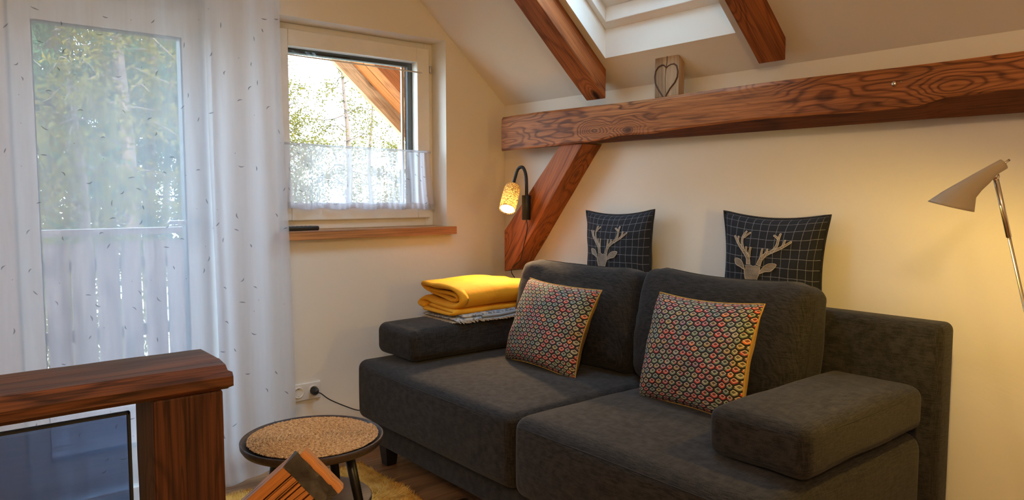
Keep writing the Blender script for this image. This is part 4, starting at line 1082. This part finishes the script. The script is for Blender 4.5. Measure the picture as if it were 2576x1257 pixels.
def cham(u, v):
    n_ = noise.noise_vector(Vector((u * 5, v * 3, 1))) * .003
    x = -.030 * v + .001; c = .0012 - .013 * v - .004 * v * v
    return L3(x + n_.x * (v > 0), W0 * u, c + n_.y * .6)
mb.grid(24, 8, cham); mb.grid(24, 3, lambda u, v: L3(-.029 + .03 * v, W0 * u, -.016 - .049 * v))
mb.add([cham(0, 0), cham(0, 1), L3(.001, 0, -.065)], [(0, 1, 2)]); mb.add([cham(1, 0), cham(1, 1), L3(.001, W0, -.065)], [(0, 1, 2)])
mb.build('weathered_end', M['darkend'], sb)
mb = MB(); prs = []
mb.grid(24, 4, lambda u, v: L3(-.029 - .009 * sin(v * pi / 2) , .006 + (W0 - .004) * u, -.0155 - .012 * (1 - cos(v * pi / 2)) + .001 * sin(u * 20)), g=lambda u, v: (u * .1, v * .02, 0))
mb.grid(24, 2, lambda u, v: L3(-.038 + .012 * v, .006 + (W0 - .004) * u, -.0275 - .03 * v), g=lambda u, v: (u * .1, v * .02, 0))
mb.build('top_edge', M['stairbeam'], sb)

# ================================================================== ADDED UNSEEN LAMP, WARM FILL FROM BEHIND THE VIEWER
pl = empty('fill_pendant', (-.55, -.55, 2.75), 'unseen opal pendant lamp added behind the viewer as warm fill light', 'lamp')
MB().tube([(-.55, -.55, 2.75), (-.55, -.55, 2.42)], .004, 8).build('cord', M['cord'], pl)
M['opal'] = emis('fill_globe_glow', (1, .66, .36), 3.0)
mb = MB(); mb.lathe([(.001, -.13)] + [(.13 * sin(pi * i / 16), -.13 * cos(pi * i / 16)) for i in range(1, 16)] + [(.001, .13)], 32, Matrix.Translation((-.55, -.55, 2.30))); mb.build('globe', M['opal'], pl)
light('fill_pendant_light', 'POINT', (-.55, -.55, 2.12), 84, (1, .63, .29), shadow_soft_size=.12)

# ================================================================== OUTSIDE
def leafmat(name, c1, c2):
    m, nt, out = mat(name); v = N(nt, 'TexCoord').outputs['Object']
    n = N(nt, 'TexNoise', {'Vector': v, 'Scale': 2.2, 'Detail': 3.0}); c = mixc(nt, n.outputs[0], c1, c2)
    d = N(nt, 'BsdfDiffuse', {'Color': c}); t = N(nt, 'BsdfTranslucent', {'Color': c}); mx = N(nt, 'MixShader', {0: .45, 1: d.outputs[0], 2: t.outputs[0]})
    nt.links.new(mx.outputs[0], out.inputs[0]); return m
M['leaf'] = leafmat('larch_foliage', (.045, .042, .010), (.17, .13, .028))
M['leafd'] = leafmat('spruce_foliage', (.015, .045, .030), (.075, .12, .05))
M['bark'] = plain('bark', (.10, .065, .045), .9)
M['ground'] = plain('meadow', (.46, .42, .32), .95)
struct('ground', MB().add([(-30, 3.9, -3.1), (40, 3.9, -3.1), (40, 60, 6), (-30, 60, 6)], [(0, 1, 2, 3)]), M['ground'])
struct('balcony_deck', MB().box(-3, 3.2, WA + .36, 4.86, -.16, -.03), M['slat'])

bal = empty('balcony_railing', (.9, 4.72, -.03), 'brown wooden balcony railing with wide upright boards outside the door', 'railing')
xs = -2.2; i = 0
while xs < 3.1:
    gap = .011 if i % 5 else .022
    MB().box(xs, xs + .125 - gap, 4.705, 4.725, .04, .925, gax=2, goff=(i * 1.3, i * .7, 0)).build('board', M['slat'], bal); xs += .125; i += 1
mb = MB(); timber(mb, 5.4, jit([(-.05, -.018), (.05, -.018), (.05, .018), (-.05, .018)]), frame((-2.25, 4.715, .985), (1, 0, 0), za=(0, 0, 1)), 20, .001, 5); mb.build('top_rail', M['slat'], bal)
for z in (.80, .40, .10): MB().box(-2.25, 3.15, 4.728, 4.765, z - .035, z + .035, gax=0).build('cross_rail', M['slat'], bal)
for x in (-1.2, 2.85): MB().box(x - .05, x + .05, 4.728, 4.82, -.03, .966, gax=2).build('post', M['slat'], bal)

# roof overhang: boards seen from below, barge board, purlin
ro = empty('roof_overhang', (2.4, 4.1, 2.2), 'orange larch roof overhang boards seen through the small window', 'roof')
def zo(x, o=.20): return ZT + K * (WB - x) + o
def slope_box(y0, y1, o0, o1, m, name, x0=3.5, x1=-.0, seed=0, lip=0):
    mb = MB(); L = (x0 - x1) / CA
    fr = frame((x0, (y0 + y1) / 2, zo(x0, 0)), (-CA, 0, SA), za=(SA, 0, CA)); h = (y1 - y0) / 2
    timber(mb, L, [(-h, o0 * CA), (h, o0 * CA), (h, o1 * CA), (-h, o1 * CA)], fr, 12, .0008, seed, goff=(seed * 1.7, seed * .6, 0)); return mb.build(name, m, ro)
yy = WA + .36; k = 0
while yy < 4.62:
    y2 = min(yy + .150, 4.64); slope_box(yy + .003, y2 - .003, .20, .225, M['larch'], 'roof_board', seed=k + 1); yy += .150; k += 1
slope_box(4.645, 4.69, .085, .30, M['barge'], 'barge_board', seed=20)
slope_box(4.692, 4.70, .20, .33, M['greytrim'], 'metal_flashing', seed=21)
slope_box(4.25, 4.35, .10, .198, M['larch'], 'outer_rafter', seed=22)
mb = MB(); timber(mb, 1.10, jit([(-.07, -.09), (.07, -.09), (.07, .09), (-.07, .09)]), frame((2.83, 3.60, 1.47), (0, 1, 0), za=(0, 0, 1)), 12, .001, 50); mb.build('purlin', M['barge'], ro)
slope_box(WA + .36, 4.70, .232, .30, M['greytrim'], 'roof_covering', seed=30)
# main roof covering over the room so that no sky leaks in
mb = MB()
for (ya, yb_) in ((YF - .3, SY0 - .06), (SY1 + .06, WA + .36)): mb.prism_y([(3.5, zo(3.5, .36)), (0, zo(0, .36)), (0, zo(0, .40)), (3.5, zo(3.5, .40))], ya, yb_)
mb.prism_y([(SX1 - .05, zo(SX1 - .05, .36)), (0, zo(0, .36)), (0, zo(0, .40)), (SX1 - .05, zo(SX1 - .05, .40))], SY0 - .06, SY1 + .06)
mb.prism_y([(3.5, zo(3.5, .36)), (SX0 + .05, zo(SX0 + .05, .36)), (SX0 + .05, zo(SX0 + .05, .40)), (3.5, zo(3.5, .40))], SY0 - .06, SY1 + .06)
struct('roof_right', mb, M['greytrim'])
mb = MB(); mb.prism_y([(0, zo(0, .36)), (-3.5, zo(3.5, .36)), (-3.5, zo(3.5, .40)), (0, zo(0, .40))], YF - .3, 4.70); struct('roof_left', mb, M['greytrim'])

def tree(x, y, h, name, label, crown0=.25, spread=1.4, nleaf=9000, m='leaf', z0=None, br=46, seed=0, size=.05, trunk=.10, dens=1.0):
    r_ = np.random.default_rng(seed + 100)
    z0 = -3.1 + (y - 3.9) * 9.1 / 56.1 if z0 is None else z0
    root = empty(name, (x, y, z0), label, 'tree', 'trees beyond the balcony')
    pts = [(x + .06 * sin(i * .9 + seed) , y + .05 * cos(i * 1.3 + seed), z0 + h * i / 10) for i in range(11)]
    mb = MB(); mb.tube(pts, [trunk * (1 - .92 * i / 10) for i in range(11)], 8); mb.build('trunk', M['bark'], root)
    mb = MB(); P_, D_ = [], []
    for i in range(br):
        t = crown0 + (1 - crown0) * (i + r_.random()) / br; an = i * 2.399 + r_.uniform(-.4, .4); L = spread * (1 - t) ** .7 * r_.uniform(.6, 1.15) + .15
        b = Vector((x, y, z0 + h * t)); d = Vector((cos(an), sin(an), r_.uniform(-.15, .30))); e = [b]
        for q in range(1, 6):
            s = q / 5; e.append(b + d * L * s + Vector((0, 0, -.28 * L * s * s + .05 * sin(q + i))))
        mb.tube(e, [.018 * (1 - t) + .006] + [.012 * (1 - q / 6) * (1.3 - t) + .002 for q in range(1, 6)], 4, cap=False)
        P_.append(e); D_.append(L)
    mb.build('branches', M['bark'], root)
    tot = sum(D_); C_ = []
    for e, L in zip(P_, D_):
        n = int(nleaf * L / tot); s = r_.uniform(.15, 1.0, n) ** .7 * 5; i0 = np.minimum(s.astype(int), 4); f = (s - i0)[:, None]
        E = np.array([list(q) for q in e]); c = E[i0] * (1 - f) + E[i0 + 1] * f
        # clump foliage on twigs
        tw = r_.integers(0, max(3, int(9 * L * dens)), n); jit_ = np.array([[r_.normal(0, .16), r_.normal(0, .16), r_.normal(-.05, .10)] for _ in range(tw.max() + 1)]) * min(1.3, .5 + L * .5)
        C_.append(c + jit_[tw] * (s / 5)[:, None] * .9 + r_.normal(0, .05, (n, 3)))
    c = np.concatenate(C_); n = len(c)
    a = r_.normal(size=(n, 3)); a /= np.linalg.norm(a, axis=1)[:, None]; b = r_.normal(size=(n, 3)); b -= (a * b).sum(1)[:, None] * a; b /= np.linalg.norm(b, axis=1)[:, None]
    L = size * r_.uniform(.6, 1.5, (n, 1)); V = np.stack([c - b * L * .3, c + a * L, c + b * L * .3], 1)
    me = bpy.data.meshes.new('foliage'); me.vertices.add(n * 3); me.vertices.foreach_set('co', (V.reshape(-1, 3) - np.array([x, y, z0])).ravel())
    me.loops.add(n * 3); me.loops.foreach_set('vertex_index', np.arange(n * 3)); me.polygons.add(n); me.polygons.foreach_set('loop_start', np.arange(0, n * 3, 3)); me.update(calc_edges=True)
    me.materials.append(M[m]); o = bpy.data.objects.new('foliage', me); C.objects.link(o); o.parent = root; o['kind'] = 'stuff'
    return root
# seen through the window: light, sparse larches
tree(3.98, 8.0, 5.6, 'larch_tree', 'slender larch with bare lower branches in the middle of the small window', .50, 1.5, 9000, 'leaf', -2.5, 34, 1, .028, .095, .6)
tree(3.05, 7.4, 4.9, 'larch_tree', 'bushy yellow green larch at the left edge of the small window', .45, 1.2, 22000, 'leaf', -2.55, 44, 2, .028, .07)
tree(5.15, 8.6, 4.75, 'larch_tree', 'small larch near the roof edge in the small window', .45, .9, 13000, 'leaf', -2.4, 34, 3, .028, .06)
tree(5.2, 13, 7.0, 'larch_tree', 'tall thin larch far behind the slender one', .3, 1.3, 12000, 'leaf', -1.9, 34, 4, .03, .08)
tree(7.6, 14, 5.6, 'larch_tree', 'distant larch partly behind the roof edge', .3, 1.6, 11000, 'leaf', -1.8, 34, 5, .035, .09)
tree(4.6, 16, 5.8, 'larch_tree', 'distant larch beyond the left part of the small window', .2, 1.6, 11000, 'leaf', -1.5, 34, 15, .035, .09)
# seen through the door: dense dark wood
for i, (x, y, h, s, m, l) in enumerate((
        (1.20, 9.0, 8.5, 1.9, 'leafd', 'spruce behind the left half of the balcony door'), (2.25, 9.6, 8.5, 1.9, 'leafd', 'spruce behind the right half of the balcony door'),
        (.35, 8.4, 8.0, 1.9, 'leafd', 'spruce at the left edge of the balcony door'), (1.75, 12.0, 9.5, 2.2, 'leafd', 'tall spruce farther back behind the door glass'),
        (3.3, 12.4, 8.5, 2.0, 'leafd', 'spruce standing between the door view and the window view'), (.2, 13, 10, 2.4, 'leafd', 'tall spruce far left beyond the balcony'),
        (1.0, 6.6, 4.9, 1.0, 'leaf', 'young light green larch close behind the balcony boards'), (2.6, 17, 11, 2.8, 'leafd', 'tallest dark spruce far beyond the balcony'),
        (-.9, 10, 9, 2.2, 'leafd', 'spruce hidden mostly left of the door'), (1.62, 8.0, 8.2, .9, 'leaf', 'pale larch with a bright trunk in the middle of the door view'),
        (5.0, 20, 8, 2.6, 'leafd', 'low distant spruce on the slope'), (0.9, 20, 12, 3.0, 'leafd', 'very distant tall spruce behind all others'))):
    tree(x, y, h, 'spruce_tree' if m == 'leafd' else 'larch_tree', l, .34, s, 24000 if m == 'leafd' else 8000, m, None, 70, 20 + i, .05 if y < 14 else .10, .11)
